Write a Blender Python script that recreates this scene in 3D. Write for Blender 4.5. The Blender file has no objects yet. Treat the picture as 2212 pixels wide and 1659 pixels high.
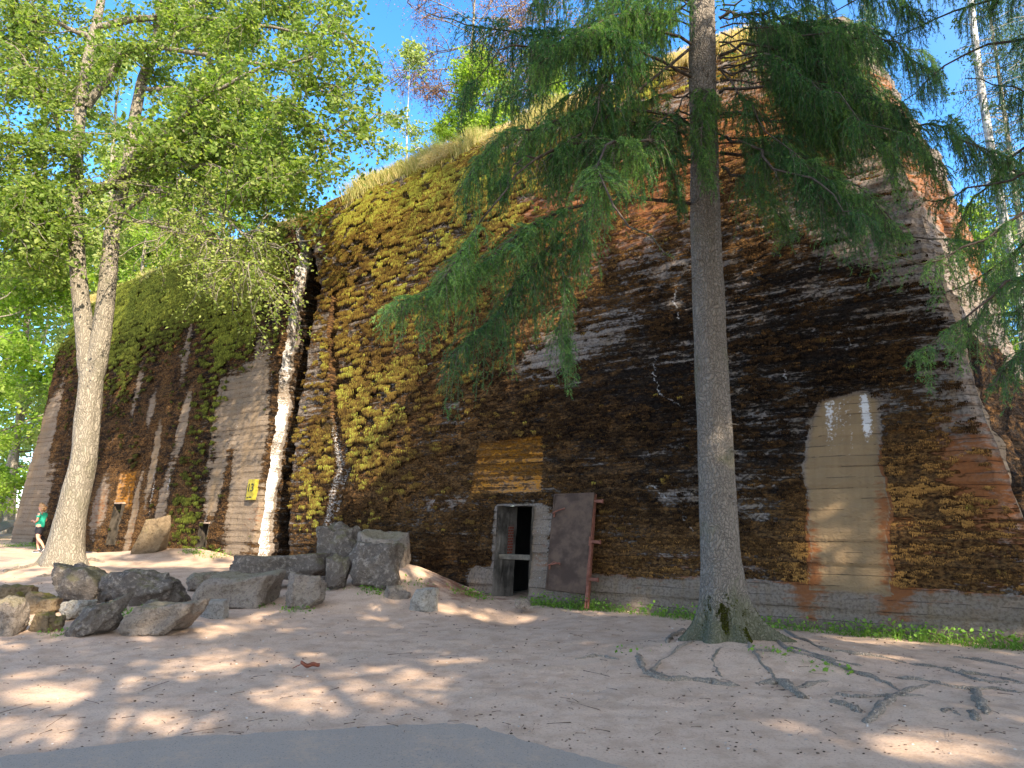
import bpy, math, random
import numpy as np
from mathutils import Vector
random.seed(5); RNG=np.random.default_rng(5)
scene=bpy.context.scene; COL=scene.collection
# ------------------------------------------------------------------ camera, sky, sun
F=700.; HC=1.6; TH=math.atan(133/700.)
cam=bpy.data.cameras.new("camera"); camo=bpy.data.objects.new("camera",cam); COL.objects.link(camo)
cam.sensor_width=36; cam.lens=F*36/1024; cam.clip_start=.05; cam.clip_end=3000
camo.location=(0,0,HC); camo.rotation_euler=(math.pi/2+TH,0,0); scene.camera=camo
ELEV=33; SAZ=math.atan2(.485,-.875)
S=np.array([.485*math.cos(math.radians(ELEV)),-.875*math.cos(math.radians(ELEV)),math.sin(math.radians(ELEV))])
w=bpy.data.worlds.new("World"); scene.world=w; w.use_nodes=True
nt=w.node_tree; sky=nt.nodes.new('ShaderNodeTexSky'); sky.sky_type='NISHITA'; sky.sun_disc=False
sky.sun_elevation=math.radians(ELEV); sky.sun_rotation=SAZ; sky.air_density=.75; sky.dust_density=.1; sky.ozone_density=2.2
hs=nt.nodes.new('ShaderNodeHueSaturation'); tc_=nt.nodes.new('ShaderNodeTexCoord'); dt=nt.nodes.new('ShaderNodeVectorMath'); dt.operation='DOT_PRODUCT'; dt.inputs[1].default_value=tuple(S)  # the air whitens towards the sun
nt.links.new(tc_.outputs['Generated'],dt.inputs[0]); mr=nt.nodes.new('ShaderNodeMapRange'); mr.inputs[1].default_value=-.1; mr.inputs[2].default_value=.75; mr.inputs[3].default_value=1.26; mr.inputs[4].default_value=.42
nt.links.new(dt.outputs['Value'],mr.inputs[0]); nt.links.new(mr.outputs[0],hs.inputs['Saturation'])
nt.links.new(sky.outputs[0],hs.inputs['Color']); nt.links.new(hs.outputs[0],nt.nodes['Background'].inputs[0]); nt.nodes['Background'].inputs[1].default_value=.15
sl=bpy.data.lights.new("sun",'SUN'); sl.energy=3.6; sl.angle=math.radians(.53); sl.color=(1,.86,.66)
so=bpy.data.objects.new("sun",sl); COL.objects.link(so); so.rotation_euler=Vector(S).to_track_quat('Z','Y').to_euler(); so.location=(20,-20,30)
scene.view_settings.view_transform='Standard'; scene.view_settings.look='None'; scene.view_settings.gamma=1
scene.view_settings.exposure=2.15
scene.render.engine='CYCLES'; scene.cycles.max_bounces=6; scene.cycles.diffuse_bounces=4; scene.cycles.transmission_bounces=4
scene.cycles.transparent_max_bounces=4
# ------------------------------------------------------------------ helpers
def tag(o,label=None,cat=None,group=None,kind=None):
    if label: o['label']=label
    if cat: o['category']=cat
    if group: o['group']=group
    if kind: o['kind']=kind
    return o
def empty(name,loc=(0,0,0),**k):
    o=bpy.data.objects.new(name,None); COL.objects.link(o); o.location=loc; o.empty_display_size=.2
    return tag(o,**k)
class MB:
    """collects triangles/quads (with a random value and a colour per vertex) for one mesh"""
    def __init__(s): s.v=[];s.f3=[];s.f4=[];s.m3=[];s.m4=[];s.n=0;s.r=[]
    def add(s,v,f,mat=0,rnd=0.):
        v=np.asarray(v,float).reshape(-1,3); f=np.asarray(f,int)
        s.v.append(v); g=f+s.n
        if f.shape[1]==3: s.f3.append(g); s.m3.append(np.full(len(f),mat))
        else: s.f4.append(g); s.m4.append(np.full(len(f),mat))
        s.r.append(np.broadcast_to(np.asarray(rnd,float),(len(v),)).copy()); s.n+=len(v)
    def build(s,name,mats,parent=None,smooth=False,attrs=None):
        v=np.concatenate(s.v); me=bpy.data.meshes.new(name)
        f3=np.concatenate(s.f3) if s.f3 else np.zeros((0,3),int); f4=np.concatenate(s.f4) if s.f4 else np.zeros((0,4),int)
        me.vertices.add(len(v)); me.vertices.foreach_set('co',v.astype(np.float32).ravel())
        loops=np.concatenate([f3.ravel(),f4.ravel()]); me.loops.add(len(loops)); me.loops.foreach_set('vertex_index',loops.astype(np.int32))
        tot=np.concatenate([np.full(len(f3),3),np.full(len(f4),4)]); st=np.concatenate([[0],np.cumsum(tot)[:-1]])
        me.polygons.add(len(tot)); me.polygons.foreach_set('loop_start',st.astype(np.int32)); me.polygons.foreach_set('loop_total',tot.astype(np.int32))
        mi=np.concatenate((s.m3 or [])+(s.m4 or [])) ; me.polygons.foreach_set('material_index',mi.astype(np.int32))
        me.polygons.foreach_set('use_smooth',np.full(len(tot),smooth))
        me.update(calc_edges=True); me.validate()
        a=me.attributes.new('rnd','FLOAT','POINT'); a.data.foreach_set('value',np.concatenate(s.r).astype(np.float32))
        for k,val in (attrs or {}).items():
            val=np.asarray(val,np.float32)
            if val.shape[1]==4: a=me.attributes.new(k,'FLOAT_COLOR','POINT'); a.data.foreach_set('color',val.ravel())
            else: a=me.attributes.new(k,'FLOAT_VECTOR','POINT'); a.data.foreach_set('vector',val.ravel())
        for m in (mats if isinstance(mats,(list,tuple)) else [mats]): me.materials.append(m)
        o=bpy.data.objects.new(name,me); COL.objects.link(o)
        if parent: 
            o.parent=parent; o.location=-Vector(parent.location)
        return o
    def tube(s,pts,rad,n=6,mat=0,rnd=0.,cap=True,wob=0):
        pts=np.asarray(pts,float); m=len(pts); rad=np.broadcast_to(np.asarray(rad,float),(m,))
        t=np.gradient(pts,axis=0); t/=np.linalg.norm(t,axis=1)[:,None]+1e-9
        up=np.array([0,0,1.]) if abs(t[0,2])<.9 else np.array([1.,0,0])
        a=np.cross(t,up); a/=np.linalg.norm(a,axis=1)[:,None]+1e-9; b=np.cross(t,a)
        th=np.arange(n)*2*math.pi/n
        rr=rad[:,None]*np.ones(n)
        if wob: rr=rr*(1+wob*RNG.normal(size=(m,n)))
        v=pts[:,None]+rr[...,None]*(a[:,None]*np.cos(th)[None,:,None]+b[:,None]*np.sin(th)[None,:,None])
        i=np.arange(m-1)[:,None]*n; j=np.arange(n)[None]; k=(j+1)%n
        f=np.stack([i+j,i+k,i+n+k,i+n+j],-1).reshape(-1,4)
        s.add(v.reshape(-1,3),f[:,::-1],mat,rnd)
        if cap:
            s.add(np.vstack([v[-1],pts[-1:]]),[[q,(q+1)%n,n] for q in range(n)],mat,rnd)
            s.add(np.vstack([v[0],pts[:1]]),[[(q+1)%n,q,n] for q in range(n)],mat,rnd)
    def box(s,p8,mat=0):
        s.add(p8,[[0,3,2,1],[4,5,6,7],[0,1,5,4],[1,2,6,5],[2,3,7,6],[3,0,4,7]],mat)
def _h(i,j,k):
    n=(i*374761393+j*668265263+k*2147483647+1013)&0xffffffff
    n=((n^(n>>13))*1274126177)&0xffffffff
    return ((n^(n>>16))&0xffff)/65535.
def vn(x,y,z=0.):
    x,y,z=np.broadcast_arrays(np.asarray(x,float),np.asarray(y,float),np.asarray(z,float))
    i=np.floor(x).astype(np.int64);j=np.floor(y).astype(np.int64);k=np.floor(z).astype(np.int64)
    u=x-i;v=y-j;q=z-k;u=u*u*(3-2*u);v=v*v*(3-2*v);q=q*q*(3-2*q);r=0
    for a in (0,1):
        for b in (0,1):
            for c in (0,1):
                r=r+_h(i+a,j+b,k+c)*(u if a else 1-u)*(v if b else 1-v)*(q if c else 1-q)
    return r
def fbm(x,y,z=0.,o=4,g=.5):
    r=0;a=1;t=0
    for q in range(o): r=r+a*vn(np.asarray(x)*2**q+q*17.3,np.asarray(y)*2**q+q*5.1,np.asarray(z)*2**q); t+=a; a*=g
    return r/t
def ss(a,b,x): 
    u=np.clip((np.asarray(x,float)-a)/(b-a),0,1); return u*u*(3-2*u)
K=1024/2212.
_c,_s=math.cos(TH),math.sin(TH); O=np.array([0,0,HC])
def ray(dx,dy):
    a=(dx*K-512)/F; b=(384-dy*K)/F
    return np.array([a,_c-b*_s,_s+b*_c])
def at(dx,dy,Y): 
    r=ray(dx,dy); return O+r*(Y/r[1])
# ------------------------------------------------------------------ terrain
P0=np.array([6.73,9.2]); AW=math.radians(54); D=np.array([-math.sin(AW),math.cos(AW)]); N=np.array([-math.cos(AW),-math.sin(AW)])
def gz(x,y):
    x=np.asarray(x,float);y=np.asarray(y,float)
    z=.48*ss(9.5,21,y)*ss(1,-5,x)+.13*ss(25,30,y)*ss(1,-5,x)-.09*np.exp(-(((x+15.6)/2.5)**2+((y-23.5)/2.)**2))
    z=z+.28*np.exp(-(((x+2.6)/1.7)**2+((y-13.6)/1.6)**2))
    z=z+.38*np.exp(-(((x+2.1)/1.0)**2+((y-14.6)/1.4)**2))
    z=z+.16*np.exp(-(((x-2.75)/1.5)**2+((y-8.7)/1.2)**2))
    z=z-.16*np.exp(-(((x-.05)/.7)**2+((y-12)/.9)**2))
    z=z+.10*np.exp(-(((x+6)/2.5)**2+((y-10.8)/1.5)**2))
    z=z+.25*np.exp(-(((x+9.6)/1.8)**2+((y-20.4)/1.2)**2))
    z=z+.10*np.exp(-(((x+12.4)/1.3)**2+((y-19.3)/1.2)**2))
    d=np.hypot(x,y); 
    return z+(fbm(x*.5,y*.5,3,4)-.5)*.10*ss(5.5,8,y)+ (fbm(x*2.5,y*2.5,9,3)-.5)*.03*ss(5.3,6.5,y)+ss(60,200,d)*3
def G(dx,dy,dz=0):
    r=ray(dx,dy); l=2.
    while l<300:
        p=O+r*l
        if p[2]<gz(p[0],p[1])+dz: break
        l+=.04
    return p
# ------------------------------------------------------------------ materials
def mat(name,rough=.9):
    m=bpy.data.materials.new(name); m.use_nodes=True; m.node_tree.nodes['Principled BSDF'].inputs['Roughness'].default_value=rough
    m.node_tree.nodes['Principled BSDF'].inputs['Specular IOR Level'].default_value=.25
    return m
class NT:
    def __init__(s,m): s.m=m; s.t=m.node_tree; s.n=s.t.nodes; s.b=s.n['Principled BSDF']
    def L(s,v,inp):
        if isinstance(v,bpy.types.NodeSocket): s.t.links.new(v,inp)
        else: inp.default_value=v if not isinstance(v,tuple) or len(v)!=3 or inp.type!='RGBA' else (*v,1)
    def math(s,op,a,b=0.,c=None,clamp=False):
        n=s.n.new('ShaderNodeMath'); n.operation=op; n.use_clamp=clamp; s.L(a,n.inputs[0]); s.L(b,n.inputs[1])
        if c is not None: s.L(c,n.inputs[2])
        return n.outputs[0]
    def noise(s,vec,scale,detail=4,rough=.55,dist=0.):
        n=s.n.new('ShaderNodeTexNoise'); s.L(vec,n.inputs['Vector']); n.inputs['Scale'].default_value=scale; n.inputs['Detail'].default_value=detail
        n.inputs['Roughness'].default_value=rough; n.inputs['Distortion'].default_value=dist; return n.outputs[0]
    def vor(s,vec,scale,feat='F1',out='Distance'):
        n=s.n.new('ShaderNodeTexVoronoi'); n.feature=feat; s.L(vec,n.inputs['Vector']); n.inputs['Scale'].default_value=scale; return n.outputs[out]
    def scale(s,vec,sc):
        n=s.n.new('ShaderNodeMapping'); s.L(vec,n.inputs[0]); n.inputs['Scale'].default_value=sc; return n.outputs[0]
    def rng(s,v,a,b,c=0.,d=1.,sm=True):
        n=s.n.new('ShaderNodeMapRange'); n.interpolation_type='SMOOTHSTEP' if sm else 'LINEAR'; s.L(v,n.inputs[0])
        for i,q in enumerate((a,b,c,d)): s.L(q,n.inputs[1+i])
        return n.outputs[0]
    def mix(s,f,a,b,mode='MIX'):
        n=s.n.new('ShaderNodeMix'); n.data_type='RGBA'; n.blend_type=mode; s.L(f,n.inputs[0]); s.L(a,n.inputs[6]); s.L(b,n.inputs[7]); return n.outputs[2]
    def ramp(s,f,stops):
        n=s.n.new('ShaderNodeValToRGB'); s.L(f,n.inputs[0]); e=n.color_ramp.elements
        while len(e)<len(stops): e.new(.5)
        for q,(p,c) in zip(e,stops): q.position=p; q.color=(*c,1)
        return n.outputs[0]
    def attr(s,name,out='Fac'):
        n=s.n.new('ShaderNodeAttribute'); n.attribute_name=name; return n.outputs[out]
    def sep(s,c):
        n=s.n.new('ShaderNodeSeparateColor'); s.L(c,n.inputs[0]); return n.outputs[0],n.outputs[1],n.outputs[2]
    def sxyz(s,c):
        n=s.n.new('ShaderNodeSeparateXYZ'); s.L(c,n.inputs[0]); return n.outputs
    def obj(s): return s.n.new('ShaderNodeTexCoord').outputs['Object']
    def pos(s): return s.n.new('ShaderNodeNewGeometry').outputs['Position']
    def bump(s,h,strength=.5,dist=.02):
        n=s.n.new('ShaderNodeBump'); s.L(h,n.inputs['Height']); n.inputs['Strength'].default_value=strength; n.inputs['Distance'].default_value=dist
        s.t.links.new(n.outputs[0],s.b.inputs['Normal'])
    def col(s,c): s.L(c,s.b.inputs['Base Color'])
def leafmat(name,a,b,c,trans=.35,rough=.55):
    m=mat(name,rough); t=NT(m); t.b.inputs['Specular IOR Level'].default_value=.25 if rough<.9 else .03; col=t.ramp(t.attr('rnd'),[(0,a),(.5,b),(1,c)]); t.col(col)
    tr=t.n.new('ShaderNodeBsdfTranslucent'); t.L(t.mix(.5,col,(.9,1,.3),'MULTIPLY'),tr.inputs[0])
    cc=t.mix(1.,col,(1.6,1.7,.7),'MULTIPLY'); t.L(cc,tr.inputs[0])
    mx=t.n.new('ShaderNodeMixShader'); mx.inputs[0].default_value=trans
    out=t.n['Material Output']; t.t.links.new(t.b.outputs[0],mx.inputs[1]); t.t.links.new(tr.outputs[0],mx.inputs[2]); t.t.links.new(mx.outputs[0],out.inputs[0])
    return m
# wall: masks mk (moss, crust and painted crack shade, rust) and mk2 (pale and painted lit strip, clean, paint), wuv = metres along / up the wall
def wallmat():
    m=mat('concrete_wall',.97); t=NT(m); t.b.inputs['Specular IOR Level'].default_value=.04; uv=t.attr('wuv','Vector'); mo,bl,ru=t.sep(t.attr('mk','Color')); pa,cl,yp=t.sep(t.attr('mk2','Color'))
    x,y,z=t.sxyz(uv)
    n1=t.noise(t.scale(uv,(1.2,3.5,1)),1.3,6,.62); n2=t.noise(t.scale(uv,(1,2.6,1)),4.5,6,.65,.4); n3=t.noise(uv,22,4,.6); n4=t.noise(t.scale(uv,(3,.35,1)),2.2,5,.6)
    nb=t.noise(t.scale(uv,(.28,6.5,1)),1.2,5,.72); n6=t.noise(t.scale(uv,(1,1.7,1)),13,5,.7,.3); 
    conc=t.mix(n1,(.08,.064,.056),(.30,.26,.23)); conc=t.mix(t.math('MULTIPLY',t.rng(n4,.45,.66),.6),conc,(.20,.15,.10)); 
    conc=t.mix(t.math('MULTIPLY',t.rng(n3,.45,.62),.6),conc,(.055,.045,.04))
    clean=t.mix(n4,(.29,.20,.11),(.16,.108,.062)); clean=t.mix(t.math('MULTIPLY',t.rng(n2,.5,.75),.4),clean,(.2,.15,.1))
    col=t.mix(cl,conc,clean)
    rus=t.mix(n3,(.25,.095,.032),(.14,.06,.03)); f=t.rng(t.math('ADD',n2,ru),.83,1.12); col=t.mix(f,col,rus)
    brn=t.mix(t.rng(n6,.35,.65),(.03,.017,.010),(.20,.105,.038)); blk=t.mix(t.rng(n6,.4,.7),(.005,.004,.004),(.034,.024,.018))
    crustf=t.rng(t.math('ADD',t.math('MULTIPLY_ADD',n2,.25,t.math('MULTIPLY_ADD',nb,.45,t.math('MULTIPLY',n6,.30))),bl),.93,.99)
    cc=t.mix(t.rng(t.math('ADD',t.math('MULTIPLY_ADD',n1,.5,t.math('MULTIPLY',n2,.5)),t.math('MULTIPLY',ru,.6)),.50,.72),blk,brn)
    col=t.mix(crustf,col,cc)
    mosc=t.mix(n3,(.11,.08,.018),(.035,.024,.009)); mf=t.rng(t.math('ADD',t.math('MULTIPLY_ADD',n3,.45,t.math('MULTIPLY',n2,.55)),t.math('MULTIPLY',mo,.9)),.99,1.12); col=t.mix(mf,col,mosc)
    pf=t.rng(t.math('ADD',n3,pa),.86,1.12); col=t.mix(pf,col,(.58,.56,.55))
    yy=t.math('MULTIPLY',yp,t.rng(t.math('ADD',t.math('MULTIPLY_ADD',n2,.6,t.math('MULTIPLY',n6,.4)),t.math('MULTIPLY',nb,.3)),.76,.56)); col=t.mix(t.math('MULTIPLY',yy,.93),col,t.mix(n6,(.52,.21,.012),(.24,.10,.015)))
    # board joints
    bw=t.math('MULTIPLY',t.math('ADD',y,t.math('MULTIPLY',t.noise(t.scale(uv,(.4,.4,1)),1,1),.10)),6.2)
    fr=t.math('FRACT',bw); fl=t.math('FLOOR',bw)
    wn=t.n.new('ShaderNodeTexWhiteNoise'); wn.noise_dimensions='1D'; t.L(fl,wn.inputs['W'])
    joint=t.math('MULTIPLY',t.math('LESS_THAN',fr,t.math('MULTIPLY',n2,.14)),t.math('GREATER_THAN',t.noise(t.scale(uv,(1.3,6.2,1)),1,4,.7),.50))
    col=t.mix(t.math('MULTIPLY',joint,.6),col,(.02,.017,.015))
    col=t.mix(t.math('MULTIPLY',wn.outputs[0],.35),col,t.mix(.5,col,(.05,.04,.03)))
    t.col(col)
    h=t.math('MULTIPLY',joint,-.6); h=t.math('ADD',h,t.math('MULTIPLY',wn.outputs[0],.5)); h=t.math('ADD',h,t.math('MULTIPLY',n2,.5)); h=t.math('MULTIPLY_ADD',n3,.35,h)
    cr=t.math('MULTIPLY',t.math('MAXIMUM',crustf,mf),t.math('MULTIPLY_ADD',t.vor(uv,17),1.1,t.math('MULTIPLY',n3,1.6))); h=t.math('ADD',h,cr)
    t.bump(h,1.,.05); return m
def rockmat(name,a,b,c,moss,mossc=(.16,.15,.03)):
    m=mat(name,.92); t=NT(m); o=t.pos(); n1=t.noise(o,2.2,6,.65); n2=t.noise(o,11,6,.7,.3); n3=t.noise(o,45,4,.65)
    col=t.mix(n1,a,b); col=t.mix(t.rng(n2,.48,.68),col,c); col=t.mix(t.math('MULTIPLY',t.rng(n3,.5,.7),.5),col,(.03,.028,.026))
    nz=t.sxyz(t.n.new('ShaderNodeNewGeometry').outputs['Normal'])[2]
    mf=t.math('MULTIPLY',t.rng(t.math('ADD',t.math('MULTIPLY',nz,.25),n1),.62,.78),moss); col=t.mix(mf,col,mossc)
    t.col(col); t.bump(t.math('ADD',t.math('MULTIPLY',n2,1.6),t.math('MULTIPLY',n3,.7)),1.,.07); return m
def barkmat(name,a,b,sc=(9,9,2.2),k=1.,moss=0.,lichen=(.30,.31,.27)):
    m=mat(name,.9); t=NT(m); o=t.pos(); _n=t.n.new('ShaderNodeTexNoise'); _n.inputs['Scale'].default_value=5; _n.inputs['Detail'].default_value=4; _a=t.n.new('ShaderNodeVectorMath'); _a.operation='MULTIPLY_ADD'; t.L(_n.outputs['Color'],_a.inputs[0]); _a.inputs[1].default_value=(.22,.22,.45); t.t.links.new(o,_n.inputs['Vector']); t.t.links.new(o,_a.inputs[2]); v=t.vor(t.scale(_a.outputs[0],sc),1.6*k,'DISTANCE_TO_EDGE'); n=t.noise(t.scale(o,sc),1.3,6,.65); n2=t.noise(o,1.6,4,.6); n3=t.noise(o,30,3,.6)
    col=t.mix(t.rng(t.math('ADD',v,t.math('MULTIPLY',n3,.06)),.05,.16),a,b); col=t.mix(t.math('MULTIPLY',n,.5),col,lichen); 
    col=t.mix(t.math('MULTIPLY',t.rng(n2,.55,.7),.35+moss*.4),col,(.10,.10,.05))
    z=t.sxyz(o)[2]
    if moss: col=t.mix(t.math('MULTIPLY',t.rng(t.math('ADD',z,t.math('MULTIPLY',n2,-1.6)),.0,-.35),moss),col,(.05,.07,.012))
    t.col(col); t.bump(t.math('ADD',t.math('MULTIPLY',t.rng(v,0,.3),1.),t.math('MULTIPLY',n3,.3)),.8,.025); return m
def groundmat():
    m=mat('trodden_sand',.95); t=NT(m); o=t.pos(); n1=t.noise(o,.45,5,.6,.5); n2=t.noise(o,3.,6,.65); n3=t.noise(o,40,4,.7); v=t.vor(o,28); n5=t.noise(t.scale(o,(.5,2.2,1)),1.4,4,.6)
    col=t.mix(n1,(.48,.33,.235),(.55,.405,.30)); col=t.mix(t.math('MULTIPLY',t.rng(n2,.42,.66),.5),col,(.30,.195,.125)); col=t.mix(t.math('MULTIPLY',t.rng(n5,.5,.68),.35),col,(.47,.35,.25))
    col=t.mix(t.math('MULTIPLY',t.rng(n3,.52,.66),.38),col,(.12,.085,.065)); col=t.mix(t.rng(v,.13,.06,0.,.5),col,(.5,.46,.42))
    fo=t.attr('mk','Color'); a,b,c=t.sep(fo); col=t.mix(t.rng(t.math('ADD',a,n2),.85,1.2),col,(.19,.085,.05)); col=t.mix(t.rng(t.math('ADD',b,n2),.9,1.15),col,(.055,.075,.02)); col=t.mix(t.rng(t.math('ADD',c,n3),.8,1.15),col,(.10,.075,.055))
    t.col(col); t.bump(t.math('ADD',t.math('MULTIPLY',n2,1.2),t.math('ADD',t.math('MULTIPLY',n3,.5),t.math('MULTIPLY',t.math('LESS_THAN',v,.16),.5))),.8,.02); return m
def simplemat(name,a,b,scale=8,rough=.8,bump=.2,metal=0.):
    m=mat(name,rough); t=NT(m); o=t.obj(); n=t.noise(o,scale,5,.6); t.col(t.mix(t.rng(n,.35,.65),a,b)); t.b.inputs['Metallic'].default_value=metal
    if bump: t.bump(t.noise(o,scale*4,4),bump,.01)
    return m
M_wall=wallmat(); M_ground=groundmat()
M_bark=barkmat('spruce_bark',(.06,.048,.04),(.19,.16,.135),(9,9,5.),1.7,.45,(.22,.20,.17)); M_bark2=barkmat('linden_bark',(.075,.06,.045),(.22,.185,.145),(8,8,1.4),1.4,0,(.25,.235,.185))
M_limb=simplemat('limb_bark',(.030,.022,.017),(.085,.065,.05),20)
M_twig=simplemat('twig_bark',(.07,.055,.045),(.15,.12,.10),20)
M_bark3=barkmat('forest_bark',(.10,.08,.06),(.26,.21,.16)); M_birch=simplemat('birch_bark',(.10,.10,.10),(.55,.53,.50),5,.8)
M_needle=leafmat('spruce_needles',(.024,.075,.038),(.062,.15,.062),(.19,.32,.09),.33)
M_needle_far=leafmat('far_spruce_needles',(.030,.07,.055),(.05,.10,.06),(.10,.16,.06),.3)
M_leaf=leafmat('linden_leaves',(.05,.095,.018),(.14,.205,.038),(.34,.37,.12),.5)
M_leafb=leafmat('forest_leaves',(.10,.18,.02),(.20,.31,.04),(.36,.42,.11),.5)
M_leafp=leafmat('pale_leaves',(.16,.22,.08),(.30,.36,.14),(.46,.48,.26),.5)
M_leafd=leafmat('dark_leaves',(.03,.07,.01),(.06,.11,.02),(.1,.16,.03),.15)  # dark green leaves of the birch crown
M_dry=leafmat('dry_twigs',(.16,.07,.05),(.28,.14,.10),(.36,.22,.14),.2)
M_grass=leafmat('dry_grass',(.18,.24,.05),(.42,.36,.15),(.60,.45,.24),.3)
M_weed=leafmat('weed_leaves',(.06,.14,.02),(.11,.22,.03),(.2,.32,.05),.35)
M_moss=leafmat('moss_tufts',(.05,.026,.012),(.19,.12,.028),(.37,.38,.06),.08,.95)
M_crust=leafmat('crust_tufts',(.008,.006,.005),(.085,.045,.018),(.34,.175,.05),.04,.95)
M_green=leafmat('green_moss',(.025,.020,.008),(.085,.095,.017),(.24,.27,.04),.1,.95)
# ------------------------------------------------------------------ bunker geometry
ZT,ZS,BT,RR=12.1,8.5,.10,2.3
def off(z,ZT=ZT,ZS=ZS):
    z=np.asarray(z,float); k=np.clip((z-ZS)/(ZT-ZS),0,1)
    return BT*np.minimum(z,ZT)+RR*(1-np.sqrt(np.maximum(1-k**2,0)))
def W(dx,dy,e=0.,full=False):
    r=ray(dx,dy); l=5.
    def f(l):
        p=O+r*l; return (p[:2]-P0)@N+off(min(p[2],ZT))-e
    while f(l)>0 and l<60: l+=.1
    a,b=l-.1,l
    for _ in range(20):
        m=(a+b)/2
        if f(m)>0: a=m
        else: b=m
    p=O+r*b; 
    return p if full else ((p[:2]-P0)@D,p[2])
def wp(t,z,e=0.):
    t=np.asarray(t,float); z=np.asarray(z,float); o=off(z)-e
    return np.stack([P0[0]+D[0]*t-N[0]*o,P0[1]+D[1]*t-N[1]*o,z],-1)
def WL(l,e=0.): return np.array([W(a,b,e) for a,b in l])
mEdge=WL([(615,1195),(625,1000),(640,880),(658,800),(672,700),(688,620),(676,540),(674,450)])
lEdge=WL([(548,1200),(578,1000),(602,800),(618,690),(630,600),(645,530),(655,460)])
eEdge=WL([(19,1168),(54,1018),(83,935),(100,851),(121,768),(150,712)])
def edge(E,z): 
    o=np.argsort(E[:,1]); return np.interp(z,E[o,1],E[o,0])
def jag(z,seed,a=.12): return (fbm(z*1.3,seed,0,5,.62)-.5)*2*a
def tR(z): return -.12+.165*z+jag(z,3.3,.06)
def tM(z): return edge(mEdge,z)+jag(z,7.1,.10)
def tL(z): return edge(lEdge,z)+jag(z,11.7,.10)
def tE(z): return edge(eEdge,z)+jag(z,19.2,.06)-1.6*ss(8.5,12,z)
def seg_d(t,z,pl):
    d=np.full(np.shape(t),9.)
    for (a,b),(c,e) in zip(pl[:-1],pl[1:]):
        vx,vy=c-a,e-b; u=np.clip(((t-a)*vx+(z-b)*vy)/(vx*vx+vy*vy+1e-9),0,1); d=np.minimum(d,np.hypot(t-a-u*vx,z-b-u*vy))
    return d
def inpoly(t,z,P,soft=.1):
    t=np.asarray(t,float); ins=np.zeros(t.shape,bool); n=len(P)
    for i in range(n):
        x1,y1=P[i];x2,y2=P[(i+1)%n]
        c=((y1>z)!=(y2>z))&(t<(x2-x1)*(z-y1)/(y2-y1+1e-12)+x1); ins^=c
    d=seg_d(t,z,list(map(tuple,P))+[tuple(P[0])])
    return ss(-soft,soft,np.where(ins,d,-d))
def blobs(t,z,L):
    r=np.zeros(np.shape(t))
    for dx,dy,st,sz,wt in L:
        a,b=W(dx,dy); r=r+wt*np.exp(-(((t-a)/st)**2+((z-b)/sz)**2))
    return r
CLEAN=WL([(1775,862),(1862,850),(1890,868),(1898,980),(1920,1100),(1922,1290),(1748,1275),(1746,1120),(1742,1000),(1752,920)])
PAINT=WL([(1035,958),(1172,941),(1170,1062),(1016,1068)])
CRK=WL([(725,640),(716,730),(722,800),(728,900),(738,960),(745,1010),(728,1070),(716,1125)])
STR=[WL(l) for l in ([(1405,1045),(1450,1080),(1470,1110),(1500,1140)],[(1410,770),(1420,830),(1440,860),(1465,880)],[(1462,610),(1460,690)],[(1830,700),(1835,760)],[(1690,800),(1730,860)],[(815,760),(835,700),(850,650)],[(870,850),(900,800),(905,760)],[(790,850),(800,780)],[(930,1110),(945,1060)])]
DOOR=WL([(1075,1094),(1152,1092),(1142,1318),(1066,1318)])
d_t1=(DOOR[0,0]+DOOR[3,0])/2; d_t0=(DOOR[1,0]+DOOR[2,0])/2; d_z1=(DOOR[0,1]+DOOR[1,1])/2
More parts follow.
